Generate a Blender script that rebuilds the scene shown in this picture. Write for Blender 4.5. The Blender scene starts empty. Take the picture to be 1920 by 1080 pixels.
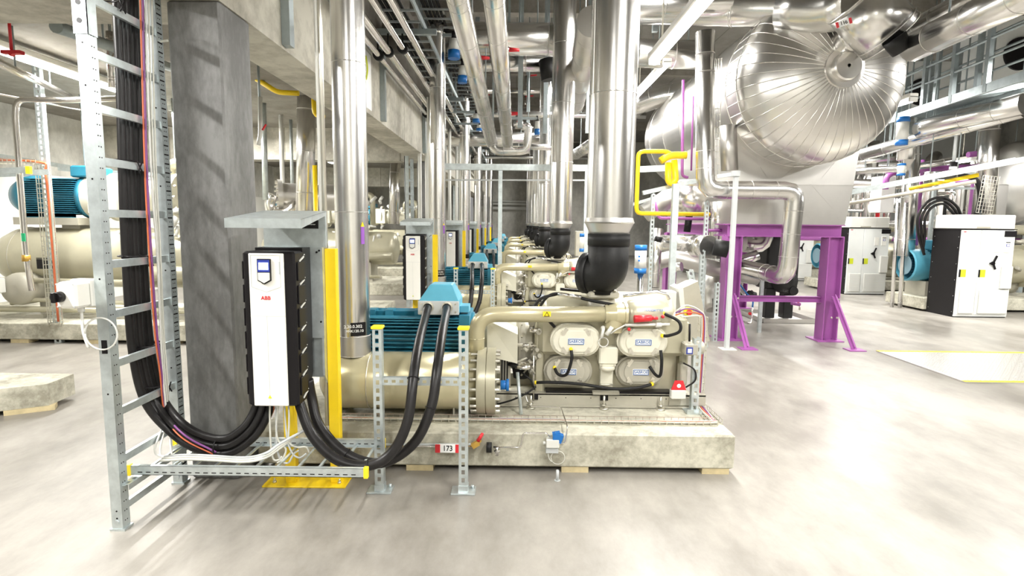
import bpy, math, random
from mathutils import Vector, Matrix
random.seed(7)
S = bpy.context.scene
COL = S.collection
# ---------------------------------------------------------------- camera
F, PITCH, YAW, ROLL, H = 1053.0, .11355, -.0040, -.01074, 1.65
cp, sp, cy, sy, cr, sr = math.cos(PITCH), math.sin(PITCH), math.cos(YAW), math.sin(YAW), math.cos(ROLL), math.sin(ROLL)
_f = Vector((sy*cp, cy*cp, -sp)); _r = Vector((cy, -sy, 0)); _d = _f.cross(_r)
RT = cr*_r+sr*_d; DN = -sr*_r+cr*_d
cam = bpy.data.cameras.new('camera'); cam.sensor_width = 36; cam.lens = F/1920*36; cam.clip_start = .05; cam.clip_end = 200
co = bpy.data.objects.new('camera', cam); COL.objects.link(co)
m = Matrix((RT, -DN, -_f)).transposed().to_4x4(); m.translation = (0, 0, H); co.matrix_world = m
S.camera = co
# ---------------------------------------------------------------- light
W = bpy.data.worlds.new('world'); S.world = W; W.use_nodes = True
W.node_tree.nodes['Background'].inputs[0].default_value = (1, .98, .95, 1)
W.node_tree.nodes['Background'].inputs[1].default_value = .2
S.view_settings.view_transform = 'Standard'; S.view_settings.look = 'None'
S.view_settings.exposure = .6; S.view_settings.gamma = 1
def area(x, y, z, sx, sy_, power, rot=(0, 0, 0), col=(1, .98, .94)):
    l = bpy.data.lights.new('lamp_light', 'AREA'); l.shape = 'RECTANGLE'; l.size = sx; l.size_y = sy_; l.energy = power; l.color = col
    o = bpy.data.objects.new('lamp_light', l); COL.objects.link(o); o.location = (x, y, z); o.rotation_euler = rot; return o
# tube lamps of the hall, plus unseen ones added to brighten corridor, cabinets and pipes: (x, y, z, length)   fixtures are built further down round the same numbers
LAMPS = [(1.5, 5.3, 3.42, 2.2), (-5.5, 7.2, 3.42, 2.4), (6.12, 9.75, 3.62, 1.6), (1.9, 1.0, 3.9, 2.2), (-3.3, 1.9, 3.3, 2.0),
         (5.6, 3.2, 4.2, 2.4), (1.42, 8.4, 4.7, 2.2), (.95, 12.6, 4.7, 2.0), (.95, 18, 4.7, 2.4), (.9, 24, 4.7, 2.4),
         (-5.5, 10.1, 3.42, 1.8), (-5.5, 16, 3.42, 2.4), (6.6, 14.5, 4.0, 2.4), (11, 8, 3.3, 2.4), (2.4, 10.5, 4.2, 2.4), (11, 15, 3.3, 2.4), (-.6, -1.8, 3.9, 2.4), (3.6, -1.6, 3.9, 2.4), (8.4, 3.0, 4.2, 2.4), (6.9, 12.6, 4.3, 2.0), (8.0, 8.0, 4.3, 1.8)]
LPOW = [140, 170, 95, 125, 160, 130, 130, 150, 210, 270, 200, 210, 150, 170, 130, 170, 115, 105, 120, 140, 130]
for (x, y, z, L), p in zip(LAMPS, LPOW): area(x, y, z-.05, .16, L, p)
# ---------------------------------------------------------------- materials
def mat(name, col, rough=.5, metal=0, var=0, vs=3.0, bump=0, bs=40, col2=None, emit=None, stretch=None, alpha=None, rvar=0, coat=0):
    M = bpy.data.materials.new(name); M.use_nodes = True; N = M.node_tree; B = N.nodes['Principled BSDF']
    B.inputs['Base Color'].default_value = (*col, 1); B.inputs['Roughness'].default_value = rough; B.inputs['Metallic'].default_value = metal
    if coat: B.inputs['Coat Weight'].default_value = coat
    if emit: B.inputs['Emission Color'].default_value = (*emit[:3], 1); B.inputs['Emission Strength'].default_value = emit[3]
    if var or bump or rvar:
        tc = N.nodes.new('ShaderNodeTexCoord'); mp = N.nodes.new('ShaderNodeMapping'); N.links.new(tc.outputs['Object'], mp.inputs[0])
        if stretch: mp.inputs['Scale'].default_value = stretch
    if var or rvar:
        n = N.nodes.new('ShaderNodeTexNoise'); n.inputs['Scale'].default_value = vs; n.inputs['Detail'].default_value = 8; n.inputs['Roughness'].default_value = .62
        N.links.new(mp.outputs[0], n.inputs['Vector'])
    if var:
        r = N.nodes.new('ShaderNodeValToRGB'); r.color_ramp.elements[0].position = .36; r.color_ramp.elements[1].position = .66
        c2 = col2 or tuple(max(0, c*(1-var)) for c in col); c1 = col if col2 else tuple(min(1, c*(1+var)) for c in col)
        r.color_ramp.elements[0].color = (*c2, 1); r.color_ramp.elements[1].color = (*c1, 1)
        N.links.new(n.outputs['Fac'], r.inputs[0]); N.links.new(r.outputs[0], B.inputs['Base Color'])
    if rvar:
        q = N.nodes.new('ShaderNodeMapRange'); q.inputs['From Min'].default_value = .35; q.inputs['From Max'].default_value = .65
        q.inputs['To Min'].default_value = rough-rvar; q.inputs['To Max'].default_value = rough+rvar
        N.links.new(n.outputs['Fac'], q.inputs['Value']); N.links.new(q.outputs[0], B.inputs['Roughness'])
    if bump:
        b = N.nodes.new('ShaderNodeTexNoise'); b.inputs['Scale'].default_value = bs; b.inputs['Detail'].default_value = 4
        N.links.new(mp.outputs[0], b.inputs['Vector']); bb = N.nodes.new('ShaderNodeBump'); bb.inputs['Strength'].default_value = bump; bb.inputs['Distance'].default_value = .01
        N.links.new(b.outputs['Fac'], bb.inputs['Height']); N.links.new(bb.outputs[0], B.inputs['Normal'])
    return M
ALU = mat('aluminium_cladding', (.76, .75, .73), .235, 1, .04, 2.5, .012, 4)
ALUD = mat('aluminium_plate', (.60, .585, .555), .36, .9, .05, 2, .02, 6)
ALUM = mat('vessel_cladding', (.74, .725, .695), .29, 1, .05, 1.5, .015, 3)
GALV = mat('galvanised_steel', (.60, .66, .67), .38, .75, .12, 14, 0)
GALVD = mat('galvanised_dull', (.36, .41, .42), .45, .6, .1, 10, 0)
STEEL = mat('stainless_tube', (.75, .73, .70), .2, 1)
ZINC = mat('bolt_zinc', (.72, .70, .62), .3, .9)
BEIGE = mat('beige_paint', (.47, .445, .33), .32, .25, .06, 3)
GOLD = mat('gold_beige_paint', (.51, .465, .30), .27, .35, .04, 2)
CREAM = mat('cream_paint', (.68, .66, .55), .3, 0, .03, 5)
GREYB = mat('grey_beige_paint', (.43, .41, .34), .4, .1, .06, 6)
BLUE = mat('motor_blue', (.025, .185, .275), .36, .1, .12, 6)
BLUEL = mat('box_blue', (.10, .37, .50), .35, .05, .06, 6)
ACTB = mat('actuator_blue', (.008, .14, .45), .4)
BLACK = mat('black_plastic', (.007, .006, .007), .42)
RUB = mat('black_rubber', (.012, .012, .012), .5, 0, .2, 6, .1, 60)
CABM = mat('black_cable', (.014, .013, .013), .36, 0, .4, 9, .15, 25, stretch=(1, 1, .15))
WHITE = mat('white_enamel', (.82, .81, .75), .35, 0, .02, 3)
WHITEG = mat('cabinet_grey_white', (.74, .76, .74), .38, 0, .02, 3)
LGREY = mat('light_grey_plastic', (.66, .66, .62), .42)
YEL = mat('yellow_paint', (.88, .62, .01), .38, 0, .04, 5)
YELC = mat('yellow_cap', (.95, .72, .02), .4)
PURP = mat('purple_paint', (.33, .095, .33), .38, 0, .06, 3)
RED = mat('red_plastic', (.62, .02, .03), .35)
ORAN = mat('orange_cable', (.55, .13, .05), .45)
PURC = mat('purple_cable', (.20, .06, .22), .45)
WCAB = mat('white_cable', (.60, .60, .54), .42)
GCAB = mat('grey_cable', (.48, .50, .50), .42)
BRASS = mat('brass', (.62, .38, .08), .35, .6)
WOOD = mat('pine_wood', (.55, .46, .27), .6, 0, .15, 12)
SCREEN = mat('lit_screen', (.75, .8, 1), .3, emit=(.62, .74, 1, 3))
NAVY = mat('panel_navy', (.03, .05, .30), .3)
NAVYT = mat('plate_blue_ink', (.02, .10, .32), .4)
WPLATE = mat('white_plate', (.85, .86, .84), .4)
GREEN = mat('green_sticker', (.02, .42, .18), .4)
LIME = mat('green_yellow_sticker', (.62, .68, .02), .5)
TUBE = mat('lamp_tube', (1, 1, 1), .3, emit=(1, .98, .94, 22))
VIOL = mat('violet_label', (.28, .09, .46), .5)
CONC = mat('concrete', (.44, .43, .37), .75, 0, .0, 3, .25, 30, col2=None)
for m_ in (BLACK, RUB, CABM): m_.node_tree.nodes['Principled BSDF'].inputs['Specular IOR Level'].default_value = .28
def concrete(name, a, b, rough, sc, bump=.2, stretch=(1, 1, 1), spots=None, rv=.0, joints=None):
    M = bpy.data.materials.new(name); M.use_nodes = True; N = M.node_tree; B = N.nodes['Principled BSDF']
    tc = N.nodes.new('ShaderNodeTexCoord'); mp = N.nodes.new('ShaderNodeMapping'); mp.inputs['Scale'].default_value = stretch
    N.links.new(tc.outputs['Object'], mp.inputs[0])
    def noise(s, d=8, rg=.6):
        n = N.nodes.new('ShaderNodeTexNoise'); n.inputs['Scale'].default_value = s; n.inputs['Detail'].default_value = d; n.inputs['Roughness'].default_value = rg
        N.links.new(mp.outputs[0], n.inputs['Vector']); return n
    n1 = noise(sc); n2 = noise(sc*7, 10, .7)
    mx = N.nodes.new('ShaderNodeMath'); mx.operation = 'MULTIPLY_ADD'; N.links.new(n2.outputs['Fac'], mx.inputs[0]); mx.inputs[1].default_value = .45
    ml = N.nodes.new('ShaderNodeMath'); ml.operation = 'MULTIPLY'; ml.inputs[1].default_value = .75; N.links.new(n1.outputs['Fac'], ml.inputs[0]); N.links.new(ml.outputs[0], mx.inputs[2])
    r = N.nodes.new('ShaderNodeValToRGB'); r.color_ramp.elements[0].position = .50; r.color_ramp.elements[1].position = .70
    r.color_ramp.elements[0].color = (*a, 1); r.color_ramp.elements[1].color = (*b, 1)
    N.links.new(mx.outputs[0], r.inputs[0]); last = r.outputs[0]
    if joints:
        br = N.nodes.new('ShaderNodeTexBrick'); br.offset = 0; br.inputs['Scale'].default_value = 1; br.inputs['Mortar Size'].default_value = .012
        br.inputs['Brick Width'].default_value = joints[0]; br.inputs['Row Height'].default_value = joints[1]
        br.inputs['Color1'].default_value = br.inputs['Color2'].default_value = (1, 1, 1, 1); br.inputs['Mortar'].default_value = (.55, .54, .5, 1)
        N.links.new(tc.outputs['Object'], br.inputs['Vector'])
        mm = N.nodes.new('ShaderNodeMix'); mm.data_type = 'RGBA'; mm.blend_type = 'MULTIPLY'; mm.inputs[0].default_value = 1
        N.links.new(last, mm.inputs[6]); N.links.new(br.outputs['Color'], mm.inputs[7]); last = mm.outputs[2]
    N.links.new(last, B.inputs['Base Color']); B.inputs['Roughness'].default_value = rough
    if rv:
        q = N.nodes.new('ShaderNodeMapRange'); q.inputs['From Min'].default_value = .4; q.inputs['From Max'].default_value = .6
        q.inputs['To Min'].default_value = rough-rv; q.inputs['To Max'].default_value = rough+rv
        N.links.new(n1.outputs['Fac'], q.inputs['Value']); N.links.new(q.outputs[0], B.inputs['Roughness'])
    b = N.nodes.new('ShaderNodeBump'); b.inputs['Strength'].default_value = bump; b.inputs['Distance'].default_value = .004
    N.links.new(n2.outputs['Fac'], b.inputs['Height']); N.links.new(b.outputs[0], B.inputs['Normal'])
    return M
FLOORM = concrete('floor_concrete', (.185, .171, .150), (.315, .295, .262), .40, .55, .06, (1, .5, 1), rv=.12)
PLINM = concrete('plinth_concrete', (.28, .265, .205), (.58, .56, .46), .8, 2.6)
PILM = concrete('pillar_concrete', (.125, .125, .12), (.22, .22, .215), .5, 2.0, .15, (2.2, 2.2, .8))
BEAMM = concrete('beam_concrete', (.36, .34, .285), (.62, .60, .52), .8, 1.3, .15, (1, 1, 1), joints=(2.4, 9))
CEILM = concrete('slab_concrete', (.20, .185, .16), (.30, .28, .24), .85, 1.1, .15)
ENDM = concrete('wall_concrete', (.42, .41, .37), (.66, .65, .59), .85, .9, .1, (1, 1, .7))
ROOFM = concrete('roof_panels', (.20, .19, .17), (.26, .25, .225), .8, .6, .05, (1, 1, 1), joints=(1.2, 4.4))
# ---------------------------------------------------------------- mesh builder
def frame(d):
    d = d.normalized(); a = Vector((0, 0, 1)) if abs(d.z) < .9 else Vector((1, 0, 0))
    u = a.cross(d).normalized(); return u, d.cross(u).normalized()
V3 = Vector
class MB:
    def __init__(s): s.v = []; s.f = []; s.sm = []; s.mi = []; s.m = 0
    def add(s, vs, fs, smooth=False):
        b = len(s.v); s.v += [V3(v) for v in vs]
        for f in fs: s.f.append([i+b for i in f]); s.sm.append(smooth); s.mi.append(s.m)
        return s
    def box(s, x0, x1, y0, y1, z0, z1):
        vs = [(x, y, z) for x in (x0, x1) for y in (y0, y1) for z in (z0, z1)]
        return s.add(vs, [(0, 1, 3, 2), (4, 6, 7, 5), (0, 4, 5, 1), (2, 3, 7, 6), (0, 2, 6, 4), (1, 5, 7, 3)])
    def bbox(s, x0, x1, y0, y1, z0, z1, b=.01):      # box with chamfered edges: three stacked loops
        rings = []
        for z, i in ((z0, b), (z0+b, 0), (z1-b, 0), (z1, b)):
            X0, X1, Y0, Y1 = x0+i, x1-i, y0+i, y1-i; c = b
            rings.append([(X0+c, Y0, z), (X1-c, Y0, z), (X1, Y0+c, z), (X1, Y1-c, z), (X1-c, Y1, z), (X0+c, Y1, z), (X0, Y1-c, z), (X0, Y0+c, z)])
        return s.loft(rings, True, False)
    def obox(s, c, u, v, w, su, sv, sw):
        c = V3(c); u = V3(u).normalized()*su/2; v = V3(v).normalized()*sv/2; w = V3(w).normalized()*sw/2
        vs = [c+a*u+b*v+d*w for a in (-1, 1) for b in (-1, 1) for d in (-1, 1)]
        return s.add(vs, [(0, 1, 3, 2), (4, 6, 7, 5), (0, 4, 5, 1), (2, 3, 7, 6), (0, 2, 6, 4), (1, 5, 7, 3)])
    def bar(s, a, b, w, t, up=(0, 0, 1)):            # rectangular bar from a to b
        a = V3(a); b = V3(b); d = (b-a); u = V3(up); sd = d.cross(u)
        if sd.length < 1e-6: sd = d.cross(V3((1, 0, 0)))
        sd.normalize(); uu = sd.cross(d).normalized()
        return s.obox((a+b)/2, d, sd, uu, d.length, w, t)
    def loft(s, rings, cap=True, smooth=True, closed=True):
        n = len(rings[0]); b = len(s.v); s.v += [V3(p) for r in rings for p in r]
        for i in range(len(rings)-1):
            for j in range(n if closed else n-1):
                k = (j+1) % n; s.f.append([b+i*n+j, b+i*n+k, b+(i+1)*n+k, b+(i+1)*n+j]); s.sm.append(smooth); s.mi.append(s.m)
        if cap:
            for q, rev in ((0, True), (len(rings)-1, False)):
                f = [b+q*n+j for j in range(n)]; s.f.append(f[::-1] if rev else f); s.sm.append(False); s.mi.append(s.m)
        return s
    def ring(s, c, u, v, r, n): return [c+u*(r*math.cos(2*math.pi*i/n))+v*(r*math.sin(2*math.pi*i/n)) for i in range(n)]
    def cyl(s, a, b, r, r1=None, n=20, cap=True, smooth=True):
        a = V3(a); b = V3(b); u, v = frame(b-a)
        return s.loft([s.ring(a, u, v, r, n), s.ring(b, u, v, r if r1 is None else r1, n)], cap, smooth)
    def lathe(s, o, ax, prof, n=28, cap=True, hard=False):
        o = V3(o); ax = V3(ax).normalized(); u, v = frame(ax)
        if hard:
            for (t0, r0), (t1, r1) in zip(prof, prof[1:]): s.loft([s.ring(o+ax*t0, u, v, max(r0, 1e-4), n), s.ring(o+ax*t1, u, v, max(r1, 1e-4), n)], False, True)
            return s
        return s.loft([s.ring(o+ax*t, u, v, max(r, 1e-4), n) for t, r in prof], cap, True)
    def sphere(s, c, r, n=16):
        return s.lathe(c, (0, 0, 1), [(-r*math.cos(math.pi*i/n), r*math.sin(math.pi*i/n)) for i in range(n+1)], n)
    def pipe(s, pts, r, n=12, bend=0, seg=5, cap=True, smooth=True):
        P = [V3(p) for p in pts]
        if bend:
            Q = [P[0]]
            for i in range(1, len(P)-1):
                a = (P[i-1]-P[i]); b = (P[i+1]-P[i]); la, lb = a.length, b.length; a.normalize(); b.normalize()
                t = min(bend, la*.49, lb*.49); p0 = P[i]+a*t; p2 = P[i]+b*t
                for k in range(seg+1):
                    q = k/seg; Q.append(p0*(1-q)**2+P[i]*2*q*(1-q)+p2*q*q)
            Q.append(P[-1]); P = Q
        P = [p for i, p in enumerate(P) if i == 0 or (p-P[i-1]).length > 1e-5]
        d0 = (P[1]-P[0]).normalized(); u, v = frame(d0); rings = []
        for i, p in enumerate(P):
            d = ((P[min(i+1, len(P)-1)]-p).normalized()+(p-P[max(i-1, 0)]).normalized())
            d = d.normalized() if d.length > 1e-6 else d0
            u = (u-d*u.dot(d)).normalized(); v = d.cross(u)
            din = (p-P[max(i-1, 0)]); k = 1
            if 0 < i < len(P)-1:
                c = din.normalized().dot(d); k = 1/max(c, .6)
            rings.append(s.ring(p, u, v, r*(1+(k-1)*.5), n))
        return s.loft(rings, cap, smooth)
    def cable(s, pts, r, n=8, seg=7):
        P = [V3(p) for p in pts]; P = [P[0]*2-P[1]]+P+[P[-1]*2-P[-2]]; Q = []
        for i in range(1, len(P)-2):
            a, b, c, d = P[i-1:i+3]
            for k in range(seg):
                t = k/seg; Q.append(.5*((2*b)+(c-a)*t+(2*a-5*b+4*c-d)*t*t+(3*b-3*c+d-a)*t**3))
        Q.append(P[-2]); return s.pipe(Q, r, n)
    def bolts(s, c, ax, R, r, h, n, a0=0):           # ring of hexagon bolts
        c = V3(c); ax = V3(ax).normalized(); u, v = frame(ax)
        for i in range(n):
            a = a0+2*math.pi*i/n; p = c+u*(R*math.cos(a))+v*(R*math.sin(a)); s.cyl(p, p+ax*h, r, n=6, smooth=False)
        return s
    def torus(s, c, ax, R, r, n=28, m=8, a0=0, a1=2*math.pi):
        c = V3(c); ax = V3(ax).normalized(); u, v = frame(ax)
        pts = [c+u*(R*math.cos(a0+(a1-a0)*i/n))+v*(R*math.sin(a0+(a1-a0)*i/n)) for i in range(n+1)]
        return s.pipe(pts, r, m)
    def strut(s, a, b, w, d, wd, nd, pitch=.05, slot=.028, sw=.4, t=.003, back=False):   # slotted C channel: wd width dir, nd facing dir
        a = V3(a); b = V3(b); ax = (b-a).normalized(); L = (b-a).length; wd = V3(wd).normalized(); nd = V3(nd).normalized()
        mid = (a+b)/2; side = w*(1-sw)/2
        for q in (-1, 1):
            s.obox(mid+wd*q*(w/2-side/2)+nd*(d/2), ax, wd, nd, L, side, t)
            s.obox(mid+wd*q*(w/2), ax, nd, wd, L, d, t)
        n = max(1, int(L/pitch))
        for i in range(n+1):
            c = a+ax*min(L, i*L/n); s.obox(c+nd*(d/2), ax, wd, nd, L/n-slot, w*sw, t)
        if back: s.obox(mid-nd*(d/2), ax, wd, nd, L, w, t)
        return s
    def build(s, name, mats, parent=None, **kw):
        o3 = ORG[parent.name] if parent else kw.pop('loc', V3((0, 0, 0)))
        me = bpy.data.meshes.new(name); me.from_pydata([tuple(v-o3) for v in s.v], [], s.f)
        mats = mats if isinstance(mats, (list, tuple)) else [mats]
        for mm in mats: me.materials.append(mm)
        me.polygons.foreach_set('use_smooth', s.sm); me.polygons.foreach_set('material_index', s.mi); me.update()
        o = bpy.data.objects.new(name, me); COL.objects.link(o)
        if parent: o.parent = parent; CH.setdefault(parent.name, []).append(o)
        else: o.location = o3
        ORG[o.name] = o3
        for k, v in kw.items(): o[k] = v
        return o
    def islands(s):
        n = len(s.v); p = list(range(n))
        def g(i):
            while p[i] != i: p[i] = p[p[i]]; i = p[i]
            return i
        for f in s.f:
            a = g(f[0])
            for q in f[1:]:
                b = g(q)
                if b != a: p[b] = a
        D = {}
        for k, f in enumerate(s.f): D.setdefault(g(f[0]), []).append(k)
        out = []
        for ks in D.values():
            m = MB(); mp = {}
            for k in ks:
                nf = []
                for i in s.f[k]:
                    if i not in mp: mp[i] = len(m.v); m.v.append(s.v[i])
                    nf.append(mp[i])
                m.f.append(nf); m.sm.append(s.sm[k]); m.mi.append(s.mi[k])
            out.append(m)
        return out
    def split(s, name, mats, parent=None, **kw):      # every separate piece becomes a part of its own
        return [m.build(name, mats, parent, **kw) for m in s.islands()]
ORG = {}; CH = {}
def thing(name, label, cat, loc, group=None):
    o = bpy.data.objects.new(name, None); o.empty_display_size = .1; COL.objects.link(o); o.location = loc; ORG[o.name] = V3(loc)
    o['label'] = label; o['category'] = cat
    if group: o['group'] = group
    return o
def solo(mb, name, mats, label, cat, group=None, loc=None):
    o = mb.build(name, mats, None, loc=V3(loc) if loc else (mb.v[0].copy() if mb.v else V3((0, 0, 0))))
    o['label'] = label; o['category'] = cat
    if group: o['group'] = group
    return o
def struct(mb, name, mats):
    o = mb.build(name, mats); o['kind'] = 'structure'; return o
def kids(o): return CH.get(o.name, [])
SKIP = set()
def dup(o, off=(0, 0, 0), label=None, parent=None, depth=2):
    c = o.copy(); COL.objects.link(c); ORG[c.name] = ORG[o.name]+V3(off)
    if parent: c.parent = parent; CH.setdefault(parent.name, []).append(c)
    else: c.location = o.location+V3(off)
    if label: c['label'] = label
    if depth:
        for ch in kids(o):
            if ch.name.split('.')[0] not in SKIP: dup(ch, (0, 0, 0), None, c, depth-1)
    return c
def text(s, size, loc, rot, mt, parent, name='lettering', ext=.0008, sx=1):
    cu = bpy.data.curves.new(name, 'FONT'); cu.body = s; cu.size = size; cu.extrude = ext; cu.offset = size*.012; cu.align_x = 'CENTER'; cu.align_y = 'CENTER'; cu.resolution_u = 3
    t = bpy.data.objects.new(name, cu); COL.objects.link(t); bpy.context.view_layer.update()
    me = bpy.data.meshes.new_from_object(t); bpy.data.objects.remove(t); me.materials.clear(); me.materials.append(mt)
    o = bpy.data.objects.new(name, me); COL.objects.link(o); o.rotation_euler = rot; o.scale = (sx, 1, 1); o.parent = parent; CH.setdefault(parent.name, []).append(o)
    o.location = V3(loc)-ORG[parent.name]; ORG[o.name] = V3(loc)
    return o
FR = (math.pi/2, 0, 0)                                # lettering that faces the camera side (-Y)
# a photo pixel turned into a point of the hall at a known depth / height / side distance
def ray(x, y): return RT*((x-960)/F)+DN*((y-540)/F)+_f
def at(x, y, Y): d = ray(x, y); return V3((0, 0, H))+d*(Y/d.y)
def atz(x, y, z=0): d = ray(x, y); return V3((0, 0, H))+d*((z-H)/d.z)
def atx(x, y, X): d = ray(x, y); return V3((0, 0, H))+d*(X/d.x)
PITCHY = 4.48
ORD = ['front', 'second', 'third', 'fourth', 'fifth', 'sixth']
# ---------------------------------------------------------------- setting
struct(MB().box(-12, 20, -4, 32, -.1, 0), 'floor', FLOORM)
struct(MB().box(-8.8, -8.6, -4, 24, 0, 3.7), 'wall_left', ENDM)
struct(MB().box(-8.8, -2.3, 24, 24.2, 0, 3.8), 'wall_back_left', ENDM)
struct(MB().box(-2.3, 20, 31, 31.2, 0, 6.2), 'wall_back', ENDM)
struct(MB().box(19.8, 20, -4, 31, 0, 6.2), 'wall_right', ENDM)
struct(MB().box(-8.8, 20, -4.2, -4, 0, 6.2), 'wall_front', ENDM)
struct(MB().box(-8.598, -8.59, 5, 23.9, 0, 2.45), 'trim_9', WHITE)  # white sheet in place of the overexposed brightness on the lower wall
struct(MB().box(-8.8, -2.14, -4, 24, 3.58, 3.75), 'ceiling_left', CEILM)
struct(MB().box(-2.3, -2.1, -4, 31, 3.67, 6.2), 'wall_upper', CEILM)
struct(MB().box(-2.3, 20, -4, 31, 6.1, 6.25), 'ceiling', ROOFM)
b = struct(MB().box(-2.14, -1.744, -4, 30.9, 2.93, 3.67), 'trim_1', BEAMM)
struct(MB().box(-2.35, -2.14, -4, 24, 3.3, 3.58), 'trim_2', BEAMM)
for i, y in enumerate((3.44, 11.9, 20.3)):
    struct(MB().box(-8.6, -2.14, y, y+.42, 2.93, 3.58), 'trim_%d' % (3+i), BEAMM)
for i, (y, lab) in enumerate(((3.44, 'dark grey square concrete pillar right behind the near cable ladder'), (11.9, 'grey concrete pillar far back beside the second cable riser'), (20.3, 'grey concrete pillar farthest back under the long concrete beam'))):
    solo(MB().bbox(-2.056, -1.744, y, y+.38, 0, 2.93, .012), 'concrete_pillar', PILM, lab, 'pillar', loc=(-1.9, y+.2, 0))
# ---------------------------------------------------------------- one compressor place (the nearest), copied down the row
UNIT = []
def u(o, lab): UNIT.append((o, lab)); o['label'] = lab.format('front'); return o
# plinth
pl = solo(MB().bbox(-1.70, 1.478, 3.59, 5.05, .04, .272, .01), 'concrete_plinth', PLINM, '', 'plinth', 'plinths of the compressor row', (0, 4.3, .04))
u(pl, '{} concrete plinth of the row, carrying a compressor set')
for x in (-1.5, -.62, .42, 1.36):
    w = solo(MB().box(x-.09, x+.09, 3.6, 3.72, 0, .041), 'wooden_block', WOOD, '', 'block', 'wooden blocks under the front plinth', (x, 3.66, 0))
    w['label'] = {-1.5: 'pine block under the left end of the front plinth', -.62: 'pine block under the front plinth between the two slotted posts', .42: 'pine block under the middle of the front plinth', 1.36: 'pine block under the right front corner of the front plinth'}[x]
# ---- compressor set
K = thing('refrigeration_compressor', '', 'compressor', (0, 4.3, .272), 'compressor sets in the corridor row')
u(K, '{} beige piston compressor set of the row with blue motor and oil separator')
TY, TZ, TR = 3.98, .515, .205
t = MB().lathe((-1.40, TY, TZ), (1, 0, 0), [(0, .02), (.02, .09), (.06, .15), (.12, .19), (.18, TR), (1.14, TR)], 40).build('oil_separator', GOLD, K)
t2 = MB()
for x in (-1.02, -.36): t2.torus((x, TY, TZ), (1, 0, 0), TR+.002, .004, 40, 6)
t2.split('weld_band', ZINC, t)
mb = MB()
mb.lathe((-.255, TY, TZ), (1, 0, 0), [(0, .205), (0, .243), (.062, .243), (.062, .23), (.068, .23), (.068, .243), (.13, .243), (.13, .05)], 44, hard=True)
fl = mb.build('flange', BEIGE, K)
mb = MB(); mb.bolts((-.255, TY, TZ), (-1, 0, 0), .222, .011, .045, 20); mb.bolts((-.125, TY, TZ), (1, 0, 0), .222, .011, .03, 20); mb.split('bolt', ZINC, fl)
for x in (-1.24, -.42):
    mb = MB(); mb.box(x-.005, x+.005, TY-.12, TY+.12, .272, .40); mb.box(x-.03, x+.03, TY-.16, TY+.16, .272, .29); mb.build('saddle', GREYB, K)
MB().cyl((-.09, TY-.05, .5), (-.04, TY-.05, .5), .035, n=12).cyl((-.05, TY-.05, .5), (-.03, TY-.05, .5), .045, n=8).build('blue_cap', ACTB, K, label='blue round cap')
gp = MB().pipe([(-.268, 3.98, .70), (-.268, 3.98, 1.003), (.72, 4.06, 1.003)], .058, 20, .19, 10).build('discharge_pipe', GOLD, K)
MB().cyl((-.268, 3.98, .69), (-.268, 3.98, .735), .075, .06).torus((-.268, 3.98, .83), (0, 0, 1), .058, .003, 20, 6).build('pipe_collar', GOLD, gp)
mb = MB().obox((.235, 3.958, 1.015), (1, 0, 0), (0, 0, 1), (0, 1, 0), .055, .036, .004); mb.build('warning_sticker', YELC, gp, label='small yellow warning sticker')
mb = MB(); P = [V3((.217, 3.953, 1.0)), V3((.253, 3.953, 1.0)), V3((.235, 3.953, 1.03))]
for i in range(3): mb.bar(P[i], P[(i+1) % 3], .003, .003, (0, 1, 0))
mb.build('triangle_mark', BLACK, gp)
# motor
MY, MZ = 4.45, .735
mo = MB(); mo.lathe((-1.20, MY, MZ), (1, 0, 0), [(-.30, .12), (-.27, .17), (-.2, .205), (0, .21), (0, .185), (.84, .185), (.84, .21), (.88, .21), (.90, .17)], 36, hard=True)
mo = mo.build('motor', BLUE, K)
fn = MB()
for k in range(40):
    a = math.pi*2*k/40; d = V3((0, math.cos(a), math.sin(a))); c = V3((-.80, MY, MZ))
    if abs(math.sin(a)) < .97: 
        if abs(d.y) > .35: zz = MZ+d.z*.215; fn.box(-1.18, -.42, MY-.235 if d.y < 0 else MY+.12, MY-.12 if d.y < 0 else MY+.235, zz-.004, zz+.004)
        else: fn.obox(c+d*.21, (1, 0, 0), d, d.cross(V3((1, 0, 0))), .74, .05, .008)
for x in (-1.12, -.98, -.75, -.52): fn.box(x-.03, x+.03, MY-.10, MY+.02, MZ+.19, MZ+.235)
fn.box(-1.2, -.38, MY-.2, MY+.2, MZ-.25, MZ-.2); fn.build('cooling_fins', BLUE, mo)
mb = MB(); mb.box(-.42, -.34, MY-.215, MY+.215, MZ-.22, MZ+.215); mb.build('motor_end_plate', BLUE, mo)
tb = MB()
X0, X1, Y0, Y1, Z0, Z1 = -.72, -.42, 4.2, 4.52, .965, 1.065
def rect(x0, x1, y0, y1, z): return [(x0, y0, z), (x1, y0, z), (x1, y1, z), (x0, y1, z)]
tb.loft([rect(X0, X1, Y0, Y1, Z0), rect(X0, X1, Y0, Y1, Z1), rect(X0+.075, X1-.055, Y0+.06, Y1-.06, Z1+.115), rect(X0+.085, X1-.065, Y0+.07, Y1-.07, Z1+.12)], True, False)
tb.box(X1-.02, X1+.07, Y0+.1, Y0+.26, Z0+.0, Z0+.05)
tb = tb.build('terminal_box', BLUEL, K)
mb = MB().bbox(X0-.005, X1+.005, Y0-.014, Y0, Z0-.004, Z1+.002, .004); gl = mb.build('gland_plate', GCAB, tb)
mb = MB()
for x in (X0+.02, X1-.02):
    for z in (Z0+.02, Z1-.02): mb.cyl((x, Y0-.02, z), (x, Y0-.012, z), .007, n=8)
GL = [(-.645, 1.022), (-.502, 1.022)]
for gx, gz in GL: mb.lathe((gx, Y0-.055, gz), (0, 1, 0), [(0, .034), (.03, .034), (.03, .042), (.042, .042)], 14, hard=True)
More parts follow.
